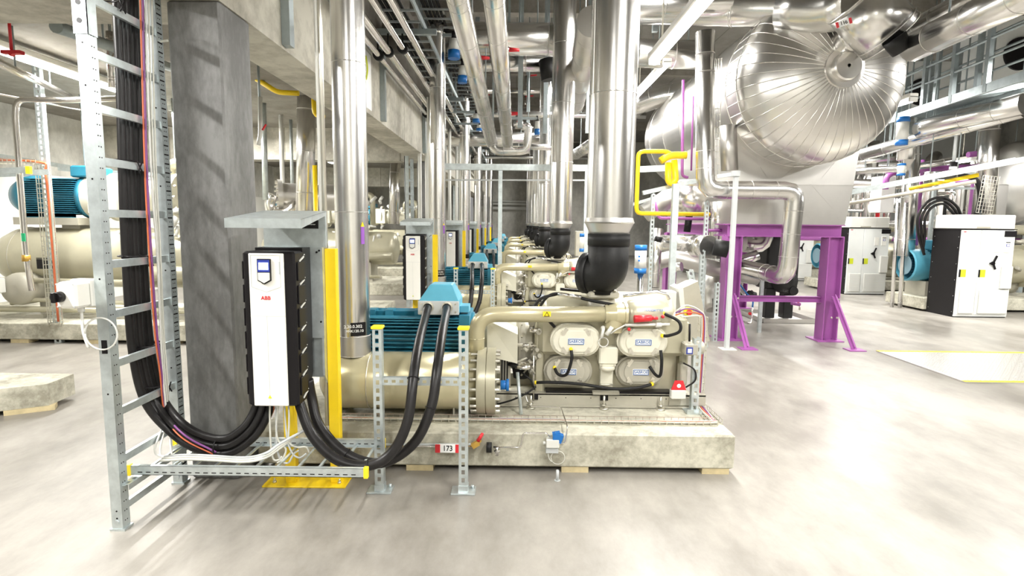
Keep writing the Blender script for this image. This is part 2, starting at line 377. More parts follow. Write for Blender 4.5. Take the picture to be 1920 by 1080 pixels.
mb.build('cable_gland', ZINC, tb)
mb = MB().box(-1.15, -.4, MY-.2, MY+.2, .30, .50); mb.build('motor_foot', BEIGE, K)
# coupling guard and bell housing
mb = MB(); mb.lathe((-.34, MY, MZ), (1, 0, 0), [(0, .20), (.06, .19), (.30, .235), (.36, .25)], 28); mb.build('coupling_guard', CREAM, K)
mb = MB(); mb.loft([[(-.20, 4.14, .66), (.03, 4.08, .62), (.03, 4.08, .84), (-.20, 4.16, .93)], [(-.20, 4.3, .66), (.03, 4.3, .62), (.03, 4.3, .87), (-.20, 4.3, .95)]], True, False); mb.build('guard_plate', CREAM, K)
mb = MB(); mb.lathe((.02, MY, .70), (1, 0, 0), [(0, .25), (.02, .262), (.035, .262), (.035, .245), (.07, .24), (.12, .215), (.15, .17), (.18, .16)], 36, hard=True)
bh = mb.build('bell_housing', GREYB, K)
mb = MB(); mb.bolts((.055, MY, .70), (1, 0, 0), .253, .008, .012, 16); mb.split('bolt', ZINC, bh)
mb = MB(); mb.box(-.10, -.02, 4.16, 4.2, .42, .67)
for i in range(4): mb.box(-.095, -.085+.0, 4.155, 4.16, .43, .66)
mb.build('ventilation_grille', GREYB, K)
mb = MB()
for x in (-.085, -.065, -.045): mb.box(x-.006, x+.004, 4.150, 4.158, .44, .65)
mb.build('grille_slots', BLACK, K)
# compressor block
mb = MB()
mb.bbox(.19, 1.31, 4.16, 4.74, .665, .975, .03)
mb.bbox(.21, 1.27, 4.235, 4.70, .375, .68, .02)
mb.bbox(.16, .24, 4.20, 4.7, .36, .95, .015); mb.bbox(1.27, 1.335, 4.2, 4.7, .42, .93, .015)
mb.lathe((.22, 4.48, .93), (1, 0, 0), [(0, .10), (.03, .17), (.06, .19), (.98, .19), (1.02, .17), (1.05, .10)], 28)
blk = mb.build('compressor_block', BEIGE, K)
def stadium(cx, cz, w, h, y, n=10):
    r = h/2; a = w/2-r; P = []
    for k in range(n+1): t = -math.pi/2+math.pi*k/n; P.append((cx+a+r*math.cos(t), y, cz+r*math.sin(t)))
    for k in range(n+1): t = math.pi/2+math.pi*k/n; P.append((cx-a+r*math.cos(t), y, cz+r*math.sin(t)))
    return P
def cover(cx, cz, y, w, h, base, top):
    mb = MB(); mb.loft([stadium(cx, cz, w+.03, h+.03, y+.10), stadium(cx, cz, w+.03, h+.03, y+.03), stadium(cx, cz, w, h, y+.03), stadium(cx, cz, w, h, y+.008), stadium(cx, cz, w-.016, h-.016, y)], True, False)
    c = mb.build('cylinder_cover', [top], K)
    mb = MB(); mb.loft([stadium(cx, cz, w*.74, h*.80, y+.002), stadium(cx, cz, w*.74, h*.80, y-.006), stadium(cx, cz, w*.71, h*.72, y-.008)], True, False)
    mb.box(cx-w*.16, cx+w*.16, y-.010, y, cz-h*.36, cz-h*.30); mb.build('raised_centre', top, c)
    mb = MB()
    for sx_ in (-1, 1):
        for sz in (-1, 1): mb.cyl((cx+sx_*w*.28, y-.016, cz+sz*h*.36), (cx+sx_*w*.28, y, cz+sz*h*.36), .011, n=6, smooth=False); mb.obox((cx+sx_*w*.24, y-.006, cz+sz*h*.34), (sx_*.5, 0, -sz*.8), (0, 1, 0), (sx_*.8, 0, sz*.5), .06, .008, .022)
    mb.split('bolt', base, c)
    p = MB(); p.bbox(cx-.062, cx+.062, y-.012, y-.006, cz-.024, cz+.024, .003); p = p.build('name_plate', WPLATE, c)
    f = MB()
    for (a, b_) in (((-1, -1), (1, -1)), ((1, -1), (1, 1)), ((1, 1), (-1, 1)), ((-1, 1), (-1, -1))):
        f.bar((cx+a[0]*.056, y-.0135, cz+a[1]*.019), (cx+b_[0]*.056, y-.0135, cz+b_[1]*.019), .0042, .004, (0, 1, 0))
    for k in range(0): pass
    FR2.append((c, f, cx, y, cz)); return c
FR2 = []
for cx, cz, y in ((.457, .80, 4.05), (.949, .80, 4.05)): cover(cx, cz, y, .345, .205, ZINC, CREAM)
for cx, cz, y in ((.415, .548, 4.14), (.96, .552, 4.14)): cover(cx, cz, y, .34, .20, ZINC, GREYB)  # lower covers coloured darker for the shade they sit in
for c, f, cx, y, cz in FR2:
    f.build('plate_border', NAVYT, c)
    text('SABROE', .030, (cx, y-.0125, cz), FR, NAVYT, c, 'plate_lettering', .0008, .96)
mb = MB(); mb.bbox(.635, .775, 4.08, 4.2, .62, .75, .01); mb.bbox(.645, .765, 4.09, 4.2, .60, .625, .006); mb.lathe((.705, 4.13, .605), (0, 0, -1), [(0, .06), (.03, .058), (.045, .03)], 18); mb.bbox(.66, .755, 4.15, 4.25, .42, .62, .006); mb.build('valve_block', CREAM, K)
mb = MB(); mb.cyl((.66, 4.08, .612), (.66, 4.09, .612), .006, n=8).cyl((.75, 4.08, .612), (.75, 4.09, .612), .006, n=8); mb.pipe([(.66, 4.14, .45), (.75, 4.14, .45)], .008, 8); mb.split('valve_bolt', ZINC, K)
# discharge head: collar, stop valve with red cap
mb = MB(); mb.lathe((.66, 4.06, 1.003), (1, .05, 0), [(0, .064), (.02, .07), (.02, .063), (.08, .078), (.14, .08), (.14, .088), (.16, .088), (.16, .08)], 24, hard=True)
mb.lathe((.735, 4.07, .97), (0, 0, -1), [(0, .07), (.06, .068), (.075, .062), (.10, .062)], 20, hard=True); mb.build('stop_valve', GOLD, K)
mb = MB(); mb.lathe((.82, 4.08, 1.0), (1, .1, 0), [(0, .085), (.06, .10), (.22, .105), (.30, .09), (.34, .05), (.36, .01)], 28); mb.lathe((.95, 4.16, .95), (0, 0, 1), [(0, .15), (.08, .14), (.14, .10), (.165, .03)], 24); vb = mb.build('valve_cover', BEIGE, K)
mb = MB().cyl((.86, 3.965, .985), (.985, 3.975, .99), .027, .023, 16); mb.cyl((.985, 3.975, .99), (1.03, 3.98, .99), .012, n=10); mb.build('valve_cap', RED, K, label='red valve cap')
mb = MB(); mb.pipe([(.80, 3.99, .935), (1.12, 3.99, .945)], .010, 8); mb.cyl((1.02, 3.985, .94), (1.06, 3.985, .94), .018, n=6); mb.pipe([(.80, 3.99, .935), (.74, 4.0, .90), (.70, 4.0, .87)], .006, 6); mb.cyl((.67, 4.0, .86), (.71, 4.0, .92), .016, n=8)
mb.torus((.655, 4.03, .80), (0, 1, 0), .035, .004, 14, 6); mb.pipe([(.655, 4.04, .90), (.64, 4.03, .83)], .012, 8); mb.sphere((.655, 4.06, .90), .018, 8); mb.split('service_valve', LGREY, K)
mb = MB(); [mb.sphere((x, 3.99, z), .013, 8) for x, z in ((.83, .905), (1.07, 1.0))]; mb.split('red_button', RED, K)
text('TRANSMITTER', .022, (1.0, 3.985, 1.045), (math.pi/2-.5, 0, 0), NAVYT, K, 'cover_lettering')
# suction flange on top, strainer body
mb = MB(); mb.bbox(.56, .79, 4.17, 4.40, 1.10, 1.155, .012); mb.lathe((.675, 4.3, .95), (0, 0, 1), [(0, .12), (.15, .10)], 20); mb.build('suction_flange', GREYB, K)
mb = MB(); [mb.cyl((x, 4.17, 1.155), (x, 4.17, 1.175), .012, n=6) for x in (.60, .75)]; mb.split('bolt', ZINC, K)
# right end: electric actuator, oil cooler bits
mb = MB(); mb.bbox(1.26, 1.36, 4.05, 4.2, .70, .79, .01); mb.lathe((1.36, 4.13, .745), (1, 0, 0), [(0, .05), (.05, .05), (.06, .04)], 16); mb.bbox(1.25, 1.30, 4.1, 4.2, .46, .62, .01); mb.build('oil_regulator', GREYB, K)
mb = MB().box(1.268, 1.315, 4.045, 4.051, .715, .765); mb.build('blue_label', NAVY, K)
mb = MB().box(1.277, 1.306, 4.042, 4.046, .725, .755); mb.build('label_field', WPLATE, K)
mb = MB(); mb.pipe([(1.30, 4.1, .93), (1.30, 4.09, .80)], .008, 6)
mb.cable([(1.26, 4.08, .64), (1.33, 4.04, .60), (1.34, 4.04, .52), (1.28, 4.06, .46)], .006); mb.split('oil_line', BLACK, K)
# hoses with yellow end rings
hs = [[(.30, 4.08, .90), (.25, 4.05, .96), (.24, 4.05, 1.0)],
      [(.42, 4.03, .745), (.425, 4.01, .68), (.40, 4.03, .57), (.37, 4.07, .535), (.33, 4.09, .545), (.31, 4.13, .58)],
      [(1.075, 4.03, .745), (1.08, 4.01, .67), (1.08, 4.03, .56), (1.06, 4.08, .545), (1.02, 4.12, .60)],
      [(.17, 4.14, .46), (.28, 4.1, .475), (.5, 4.08, .47), (.74, 4.07, .44), (.92, 4.08, .445), (1.04, 4.1, .47)],
      [(.20, 4.3, 1.02), (.26, 4.22, 1.11), (.36, 4.2, 1.13), (.60, 4.14, 1.085), (.82, 4.1, 1.06), (1.0, 4.15, 1.085)],
      [(.36, 4.35, 1.15), (.6, 4.4, 1.125), (.62, 4.45, 1.12)],
      [(.12, 4.2, .98), (.20, 4.2, 1.09), (.34, 4.22, 1.13)],
      [(1.08, 4.02, 1.02), (1.18, 3.98, .97), (1.19, 3.97, .90), (1.12, 4.0, .86), (1.08, 4.02, .855)]]
for i, h in enumerate(hs):
    o = MB().cable(h, .0115, 10).build('rubber_hose', RUB, K)
    mb = MB()
    for p in (h[0], h[-1]): mb.sphere(p, .0155, 6)
    if i in (3, 4, 1, 7): mb.build('hose_ring', YELC, o)
mb = MB(); mb.pipe([(.80, 4.1, 1.13), (1.05, 4.1, 1.165), (1.12, 4.1, 1.15), (1.14, 4.1, 1.11)], .012, 8); mb.pipe([(.32, 4.1, .475), (.38, 4.1, .475)], .014, 8); mb.pipe([(.33, 4.2, 1.13), (.50, 4.15, 1.11)], .016, 8)
mb.pipe([(.12, 4.15, .86), (.20, 4.15, .86)], .02, 10); mb.pipe([(0.02, 4.13, .75), (.17, 4.13, .75)], .014, 10); mb.pipe([(.15, 4.12, .72), (.155, 4.11, .33)], .007, 8); mb.lathe((.08, 4.12, .58), (0, 0, 1), [(0, .07), (.02, .068), (.05, .03)], 16); mb.split('steel_fitting', STEEL, K)
# oil filter and fittings beside the coupling
mb = MB()
for q in range(16):
    x = .10+random.random()*.10; z = .50+random.random()*.50; y = 4.14+random.random()*.06; mb.cyl((x, y, z), (x+random.uniform(-.03, .04), y-.02, z+random.uniform(-.03, .03)), .012+random.random()*.014, n=8)
mb.pipe([(.06, 4.12, .52), (.12, 4.08, .60), (.16, 4.1, .54)], .008, 6); mb.pipe([(.05, 4.14, .56), (.02, 4.12, .62), (.1, 4.1, .66)], .008, 6); mb.split('pipe_fitting', GREYB, K)
mb = MB(); mb.lathe((.06, 4.18, .49), (0, 0, 1), [(0, .06), (.08, .07), (.10, .11), (.12, .10)], 16); mb.pipe([(.06, 4.10, .55), (.13, 4.08, .50), (.16, 4.1, .42)], .007, 6)
mb.cable([(-.12, 4.1, .30), (0, 4.06, .35), (.1, 4.06, .40), (.17, 4.1, .44)], .007, 6); mb.build('oil_filter', RUB, K)
# base frame on machine feet
mb = MB(); mb.box(-.30, 1.46, 4.14, 4.145, .285, .375); mb.box(-.30, 1.46, 4.12, 4.2, .278, .29); mb.box(-.30, 1.46, 4.14, 4.2, .365, .378); mb.box(-.30, 1.46, 4.7, 4.75, .28, .378); mb.box(.6, .80, 4.11, 4.16, .38, .40); mb.box(1.18, 1.44, 4.128, 4.14, .30, .36)
bf = mb.build('base_frame', GREYB, K)
for x in (.135, .685, 1.11):
    mb = MB(); mb.cyl((x, 4.10, .272), (x, 4.10, .285), .034, .03, 18).cyl((x, 4.10, .285), (x, 4.10, .375), .009, n=8).cyl((x, 4.10, .30), (x, 4.10, .312), .02, n=6); mb.build('levelling_foot', ZINC, bf)
mb = MB()
for x in (.16, .69): mb.box(x-.03, x+.03, 4.13, 4.139, .33, .375)
mb.box(.25, 1.2, 4.15, 4.3, .378, .395)
for k in range(7): mb.cyl((.02+k*.19, 4.137, .345), (.02+k*.19, 4.142, .345), .004, n=6)
mb.split('frame_openings', BLACK, bf)
# ---- suction riser: cladding + black elbow
def bands(mb, x, y, zs, r, w=.003):
    for z in zs: mb.torus((x, y, z), (0, 0, 1), r, w, 36, 6)
D = thing('suction_riser', '', 'pipe', (.70, 4.2, 1.15), 'suction risers over the compressors')
u(D, '{} fat shiny riser of the row ending in a black rubber elbow')
MB().cyl((.70, 4.2, 1.672), (.70, 4.2, 5.0), .170, n=48, cap=False).build('cladding', ALU, D)
mb = MB(); mb.lathe((.70, 4.2, 1.672), (0, 0, -1), [(-.03, .172), (0, .182), (.006, .186), (.012, .178), (.095, .137)], 40, hard=True); mb.build('end_cone', ALUD, D)
mb = MB(); bands(mb, .70, 4.2, (2.58, 3.45, 4.3), .171, .0035); mb.box(.54, .545, 4.11, 4.115, 1.68, 5.0); mb.split('seam', ALUD, D)
mb = MB(); mb.pipe([(.70, 4.2, 1.58), (.70, 4.2, 1.275), (.56, 4.32, 1.275)], .150, 36, .15, 12); mb.cyl((.70, 4.2, 1.50), (.70, 4.2, 1.585), .156, n=40); mb.cyl((.66, 4.25, 1.13), (.66, 4.25, 1.25), .10, n=24)
mb.cyl(V3((.60, 4.285, 1.28)), V3((.545, 4.325, 1.28)), .158, n=36); eb = mb.build('black_elbow', RUB, D)
MB().torus((.70, 4.2, 1.495), (0, 0, 1), .150, .004, 40, 6).build('joint_groove', BLACK, eb)
# ---- discharge riser on the separator
D = thing('discharge_riser', '', 'pipe', (-1.15, 3.98, .70), 'discharge risers on the oil separators')
u(D, '{} slim shiny riser of the left row rising from an oil separator')
MB().cyl((-1.15, 3.98, .70), (-1.15, 3.98, 4.35), .114, n=40, cap=False).build('cladding', ALU, D)
mb = MB(); bands(mb, -1.15, 3.98, (.705, .845, 1.72, 2.72, 3.6), .115); mb.cyl((-1.15, 3.98, .70), (-1.15, 3.98, .845), .1165, n=40, cap=False); mb.split('seam_band', ALUD, D)
mb = MB()
def patch(mb, cx, cy, r, a0, a1, z0, z1, n=8):
    R = [[(cx+rr*math.cos(a0+(a1-a0)*i/n), cy+rr*math.sin(a0+(a1-a0)*i/n), z) for z in (z0, z1)] for rr in (r,) for i in range(n+1)]
    return mb.loft(R, False, False, False)
patch(mb, -1.15, 3.98, .1175, -1.5, -.55, .855, .95); mb.build('black_label', BLACK, D)
text('2.30.0.302', .030, (-1.122, 3.860, .925), (math.pi/2, 0, .35), WPLATE, D, 'label_lettering')
text('=HK120.10', .026, (-1.112, 3.862, .893), (math.pi/2, 0, .38), WPLATE, D, 'label_lettering')
mb = MB(); patch(mb, -1.15, 3.98, .1165, -.75, -.5, 1.50, 1.62); mb.build('violet_label', VIOL, D)
mb = MB(); mb.add([(-1.15+.1172*math.cos(a), 3.98+.1172*math.sin(a), z) for a, z in ((-.75, 1.62), (-.5, 1.62), (-.625, 1.655))], [(0, 1, 2)]); mb.build('yellow_arrow', YELC, D)
mb = MB(); mb.lathe((-1.15, 3.98, 4.35), (0, 0, 1), [(0, .114), (.02, .12), (.02, .09), (.25, .09), (.25, .13), (.30, .13)], 28, hard=True); mb.build('top_valve', STEEL, D)
# ---- frequency converter
VX0, VX1, VY0, VY1, VZ0, VZ1 = -1.505, -1.215, 3.09, 3.34, .605, 1.50
D = thing('frequency_converter', '', 'drive', (-1.36, 3.3, .6), 'wall mounted frequency converters')
u(D, '{} black and white frequency converter of the row on a yellow stand')
mb = MB(); mb.bbox(VX0, VX1, VY0, VY0+.14, VZ0, VZ1-.015, .012); mb.loft([[(VX0+.02, VY0+.14, z) for z in ()] or [(VX0+.015, VY0+.13, VZ1), (VX0+.015, VY1, VZ1), (VX0+.015, VY1, VZ0+.14), (VX0+.015, VY1-.03, VZ0+.10), (VX0+.015, VY1-.06, VZ0+.06), (VX0+.015, VY0+.13, VZ0+.03)],
    [(VX1-.004, VY0+.13, VZ1), (VX1-.004, VY1, VZ1), (VX1-.004, VY1, VZ0+.14), (VX1-.004, VY1-.03, VZ0+.10), (VX1-.004, VY1-.06, VZ0+.06), (VX1-.004, VY0+.13, VZ0+.03)]], True, False)
body = mb.build('housing', BLACK, D)
mb = MB()
for k in range(7):
    z = VZ1-.06-k*.132
    mb.obox((VX1+.002, VY0+.10, z), (0, 1, .35), (0, -.35, 1), (1, 0, 0), .07, .009, .006); mb.sphere((VX1+.004, VY0+.136, z+.022), .004, 6)
mb.split('side_clip', LGREY, body)
mb = MB()
for k in range(6): mb.bbox(VX1, VX1+.008, VY0+.03, VY0+.13, VZ1-.18-k*.132, VZ1-.075-k*.132, .003); mb.bbox(VX0-.008, VX0, VY0+.01, VY0+.13, VZ1-.17-k*.132, VZ1-.07-k*.132, .003)
mb.split('side_rib', BLACK, body)
CX0, CX1 = -1.465, -1.272
mb = MB(); mb.bbox(CX0, CX1, VY0-.012, VY0+.002, VZ0+.005, 1.475, .004); fc = mb.build('front_cover', WHITE, D)
mb = MB(); mb.box(CX0, CX1, VY0-.0128, VY0-.012, 1.125, 1.1265); mb.box(-1.374, -1.3725, VY0-.0128, VY0-.012, .62, 1.125); 
PP = [(-1.452, 1.465), (-1.29, 1.465), (-1.29, 1.29), (-1.37, 1.262), (-1.452, 1.29)]
for i in range(5): a, b_ = PP[i], PP[(i+1) % 5]; mb.bar((a[0], VY0-.013, a[1]), (b_[0], VY0-.013, b_[1]), .0016, .0016, (0, 1, 0))
mb.box(-1.297, -1.292, VY0-.0135, VY0-.012, 1.36, 1.43); mb.build('cover_seam', GCAB, fc)
def poly(mb, pts, y0, y1): return mb.loft([[(x, y1, z) for x, z in pts], [(x, y0, z) for x, z in pts]], True, False)
kx = -1.375
mb = MB(); poly(mb, [(kx-.036, 1.445), (kx+.036, 1.445), (kx+.036, 1.325), (kx, 1.305), (kx-.036, 1.325)], VY0-.026, VY0-.011); kp = mb.build('control_panel', BLACK, D)
mb = MB(); mb.box(kx-.033, kx+.033, VY0-.028, VY0-.025, 1.374, 1.44); mb.build('panel_surround', NAVY, kp)
mb = MB(); mb.box(kx-.026, kx+.026, VY0-.030, VY0-.027, 1.386, 1.425); mb.build('display', SCREEN, kp)
mb = MB(); poly(mb, [(kx-.032, 1.370), (kx+.032, 1.370), (kx+.032, 1.33), (kx, 1.312), (kx-.032, 1.33)], VY0-.029, VY0-.025); mb.build('keypad', LGREY, kp)
text('ABB', .03, (kx, VY0-.0135, 1.227), FR, RED, fc, 'logo')
mb = MB(); mb.add([(kx+.002-.011, VY0-.0135, .655), (kx+.002+.011, VY0-.0135, .655), (kx+.002, VY0-.0135, .675)], [(0, 1, 2)]); mb.build('warning_triangle', LIME, fc)
# ---- stand with yellow posts, back plate and canopy
D = thing('converter_stand', '', 'stand', (-1.3, 3.42, 0), 'converter stands'); u(D, '{} yellow twin post stand of the row with grey sheet canopy')
D2 = D
for x in (-1.40, -1.115): MB().bbox(x-.033, x+.033, 3.385, 3.44, .008, 1.49, .003).build('post', YEL, D)
bp = MB().bbox(-1.56, -1.04, 3.33, 3.49, 0, .010, .002).build('base_plate', YEL, D)
mb = MB(); [mb.cyl((x, 3.38, .01), (x, 3.38, .022), .012, n=6).cyl((x, 3.38, .02), (x, 3.38, .04), .006, n=8) for x in (-1.50, -1.09)]; mb.split('anchor_bolt', ZINC, bp)
mb = MB(); mb.box(-1.53, -1.148, 3.345, 3.384, .95, 1.50); mb.box(-1.50, -1.13, 3.36, 3.384, 1.5, 1.70)
mb.loft([[(-1.16, 3.34, .72), (-1.16, 3.384, .66), (-1.16, 3.384, .95), (-1.16, 3.34, .95)], [(-1.148, 3.34, .72), (-1.148, 3.384, .66), (-1.148, 3.384, .95), (-1.148, 3.34, .95)]], True, False); mb.box(-1.51, -1.15, 3.375, 3.384, .7, .95)
bk = mb.build('back_plate', GALV, D)
mb = MB(); mb.add([(-1.51, 2.93, 1.664), (-1.11, 2.93, 1.664), (-1.128, 3.384, 1.715), (-1.50, 3.384, 1.715), (-1.51, 2.93, 1.660), (-1.11, 2.93, 1.660), (-1.128, 3.384, 1.711), (-1.50, 3.384, 1.711)], [(0, 1, 2, 3), (4, 7, 6, 5), (0, 4, 5, 1), (1, 5, 6, 2), (2, 6, 7, 3), (3, 7, 4, 0)])
mb.box(-1.51, -1.11, 2.929, 2.932, 1.615, 1.664); mb.add([(-1.11, 2.93, 1.615), (-1.11, 2.93, 1.664), (-1.128, 3.384, 1.714), (-1.128, 3.384, 1.69)], [(0, 1, 2, 3)]); mb.build('canopy', GALV, D)
mb = MB().box(-1.34, -1.17, 3.352, 3.358, 1.61, 1.66); lb = mb.build('black_label', BLACK, bk); text('Frequency converter', .013, (-1.24, 3.351, 1.635), FR, WPLATE, bk, 'label_lettering')
mb = MB()
for x, z in ((-1.18, 1.47), (-1.165, 1.48), (-1.165, 1.05)): mb.cyl((x, 3.34, z), (x, 3.345, z), .006, n=8)
mb.split('bolt_holes', BLACK, bk)
# ---- slotted post frame in front of the separator
D = thing('cable_support_stand', '', 'frame', (-.55, 3.31, 0), 'slotted post frames'); u(D, '{} galvanised frame of two slotted posts with yellow caps')
for x in (-.815, -.300):
    p = MB().strut((x, 3.31, .01), (x, 3.31, 1.025), .052, .05, (1, 0, 0), (0, -1, 0)).build('post', GALV, D)
    MB().bbox(x-.034, x+.034, 3.275, 3.345, 1.02, 1.037, .003).build('end_cap', YELC, p)
    mb = MB().bbox(x-.075, x+.075, 3.26, 3.37, 0, .010, .002); mb.box(x-.03, x+.03, 3.28, 3.34, .01, .05); mb.cyl((x+.055, 3.34, .01), (x+.055, 3.34, .03), .01, n=6); mb.build('foot_plate', GALV, p)
MB().strut((-.79, 3.31, .70), (-.325, 3.31, .70), .045, .03, (0, 0, 1), (0, -1, 0), .045, .024).build('cross_rail', GALV, D)
# ---- the two motor cables
for i, (dx, pts) in enumerate(((0, [(560, 752, 3.2), (585, 815, 3.12), (632, 862, 3.05), (690, 873, 3.05), (735, 848, 3.08), (764, 790, 3.12), (775, 710, 3.22), (784, 650, 3.45), (796, 600, 3.95)]),
                               (1, [(585, 748, 3.28), (600, 800, 3.22), (650, 852, 3.15), (715, 868, 3.15), (775, 832, 3.15), (808, 765, 3.2), (820, 690, 3.3), (828, 630, 3.55), (835, 595, 3.95)]))):
    P = ([at(578, 712, 3.27)] if i else [])+[at(*p) for p in pts]+[V3((GL[i][0], 4.15, GL[i][1]))]
    o = solo(MB().cable(P, .030, 14, 8), 'motor_cable', CABM, '', 'cable', 'thick motor cables', V3(P[0]))
    u(o, '{} row thick black motor cable, '+('left' if i == 0 else 'right')+' one of the pair')
    mb = MB(); mb.torus(P[3], P[4]-P[2], .034, .003, 14, 5); mb.torus(P[6], P[7]-P[5], .034, .003, 14, 5); mb.split('cable_tie', BLACK, o)
# ---- copies down the row
for k in range(1, 6):
    if k == 2: SKIP |= {'bolt', 'pipe_fitting', 'side_clip', 'side_rib', 'valve_bolt', 'hose_ring', 'frame_openings', 'bolt_holes', 'plate_lettering', 'cover_seam', 'warning_triangle', 'triangle_mark', 'label_lettering', 'red_button', 'raised_centre', 'label_field'}
    for o, lab in UNIT:
        n = o.name.split('.')[0]
        if k > 2 and n in ('motor_cable', 'cable_support_stand'): continue
        if k > 3 and n == 'converter_stand': pass
        dup(o, (0, PITCHY*k, 0), lab.format(ORD[k]))

SKIP.clear()
# ---------------------------------------------------------------- near left: cable ladder with its cables
def wires(px, dep, r, mt, name, label, cat, group=None, n=8):
    P = [at(x, y, Y) if X is None else atx(x, y, X) for (x, y), (X, Y) in zip(px, dep)]
    return solo(MB().cable(P, r, n, 7), name, mt, label, cat, group, P[0])
D = thing('cable_ladder', 'tall galvanised cable ladder standing at the left front, beside the pillar', 'cable ladder', (-2.1, 3.12, 0))
for y0, s in ((2.82, 'front'), (3.36, 'rear')):
    mb = MB(); mb.box(-2.13, -2.072, y0, y0+.003, .0, 3.55); mb.box(-2.075, -2.0722, y0+.003, y0+.057, 0, 3.549); mb.box(-2.1298, -2.127, y0+.003, y0+.057, 0, 3.549); mb.box(-2.13, -2.072, y0+.057, y0+.06, 0, 3.55)
    r = mb.build('side_rail', GALV, D)
    mb = MB()
    for k in range(66):
        z = .05+k*.053
        for q in (.022, .038):
            mb.box(-2.0724, -2.0714, y0+q-.003, y0+q+.003, z-.003, z+.003)
        if y0 > 3: mb.box(-2.0724, -2.0712, y0+.008, y0+.05, z+.02, z+.028)
    for z in (.07, .11, 1.85, 2.3, 2.5, .75, 1.35): mb.cyl((-2.10, y0-.001, z), (-2.10, y0+.001, z), .005, n=8)
    mb.build('perforation', BLACK, r, kind='stuff')
mb = MB(); mb.box(-2.136, -2.066, 2.815, 2.82, 2.54, 3.3); mb.box(-2.069, -2.066, 2.815, 2.88, 2.54, 3.3); sp_ = mb.build('splice_plate', GALV, D)
mb = MB(); [mb.cyl((-2.104, 2.813, 2.60+k*.085), (-2.104, 2.816, 2.60+k*.085), .013, n=14) for k in range(8)]; mb.build('splice_hole', BLACK, sp_, kind='stuff')
for k in range(14):
    z = .12+k*.2603
    if z > 3.5: break
    mb = MB(); mb.box(-2.098, -2.078, 2.88, 3.36, z-.02, z+.02); mb.box(-2.10, -2.078, 2.86, 2.885, z-.03, z+.03); mb.build('rung', GALV, D)
for y0 in (2.82, 3.36): MB().box(-2.14, -2.06, y0-.005, y0+.065, 0, .012).cyl((-2.10, y0-.006, .05), (-2.10, y0+.0, .05), .012, n=6).build('rail_foot', GALV, D)
MB().obox((-2.10, 2.8185, 1.0), (1, 0, 0), (0, 1, 0), (0, 0, 1), .028, .002, .07).build('label_sticker', BLACK, D)
BP = [(233, -60), (237, 60), (242, 180), (249, 380), (257, 545), (266, 660), (287, 745), (326, 797), (372, 828), (425, 836), (465, 812), (487, 778), (499, 742)]
BD = [(-2.15, 0)]*6+[(-2.12, 0), (None, 3.16), (None, 3.14), (None, 3.14), (None, 3.16), (None, 3.2), (None, 3.24)]
BW = ['leftmost', 'second from left', 'middle', 'fourth from left', 'rightmost']
for j, s in enumerate((-17, -8.5, 0, 8.5, 17)):
    px = []
    for i, (x, y) in enumerate(BP):
        a, b = BP[max(0, i-1)], BP[min(len(BP)-1, i+1)]; tx, ty = b[0]-a[0], b[1]-a[1]; L = math.hypot(tx, ty); k = 1 if i < 7 else .85
        px.append((x+ty/L*s*k+random.uniform(-1, 1), y-tx/L*s*k))
    dd = [(X if X is None else X-.012*(j % 2), Y+.02*(j % 2)) for X, Y in BD]
    o = wires(px, dd, .0215, CABM, 'power_cable', BW[j]+' of five thick black cables hanging on the near ladder', 'cable', 'black cables on the near ladder', 12)
    if j == 2:
        mb = MB()
        for z, yy in ((2.76, 3.03), (1.937, 3.09), (1.42, 3.13), (.9, 3.19), (.65, 3.23)):
            mb.torus((-2.135, yy, z+.03), (0, 0, 1), .07, .004, 18, 5); mb.pipe([(-2.07, yy+.03, z+.03), (-2.068, yy+.07, z-.03)], .004, 5); mb.pipe([(-2.07, yy+.07, z+.03), (-2.068, yy+.03, z-.03)], .004, 5)
        mb.torus(at(408, 838, 3.14), (1, 0, 0), .05, .004, 16, 5); mb.build('cable_tie', BLACK, o, kind='stuff')
for px, mt, r, lab in (([(262, -40), (266, 120), (272, 330), (280, 480), (290, 620), (300, 700), (309, 775), (340, 820), (400, 852)], ORAN, .0045, 'thin orange cable running down the near ladder beside the purple one'),
                      ([(267, -40), (270, 120), (276, 330), (284, 480), (294, 620), (303, 700), (310, 770), (345, 815), (405, 848)], PURC, .006, 'thin purple cable running down the near ladder'),
                      ([(278, -40), (281, 120), (289, 330), (297, 480), (304, 620), (309, 700), (314, 780), (300, 850), (330, 862)], WCAB, .0055, 'left white cable on the rear rail of the near ladder'),
                      ([(284, -40), (287, 120), (293, 330), (301, 480), (307, 620), (313, 700), (318, 780), (322, 850), (345, 866)], WCAB, .0055, 'middle white cable on the rear rail of the near ladder'),
                      ([(273, -40), (276, 120), (284, 330), (295, 480), (301, 620), (305, 700), (310, 780), (290, 845), (318, 858)], LGREY, .006, 'right pale grey cable on the rear rail of the near ladder')):
    dd = [(-2.06 if i < 7 else None, 3.1) for i in range(9)]
    wires(px, dd, r, mt, 'control_cable', lab, 'cable', 'thin cables on the near ladder')
wires([(296, 84), (302, 78), (315, 76)], [(None, 3.4)]*3, .007, WCAB, 'control_cable', 'short white cable end bent towards the pillar', 'cable')
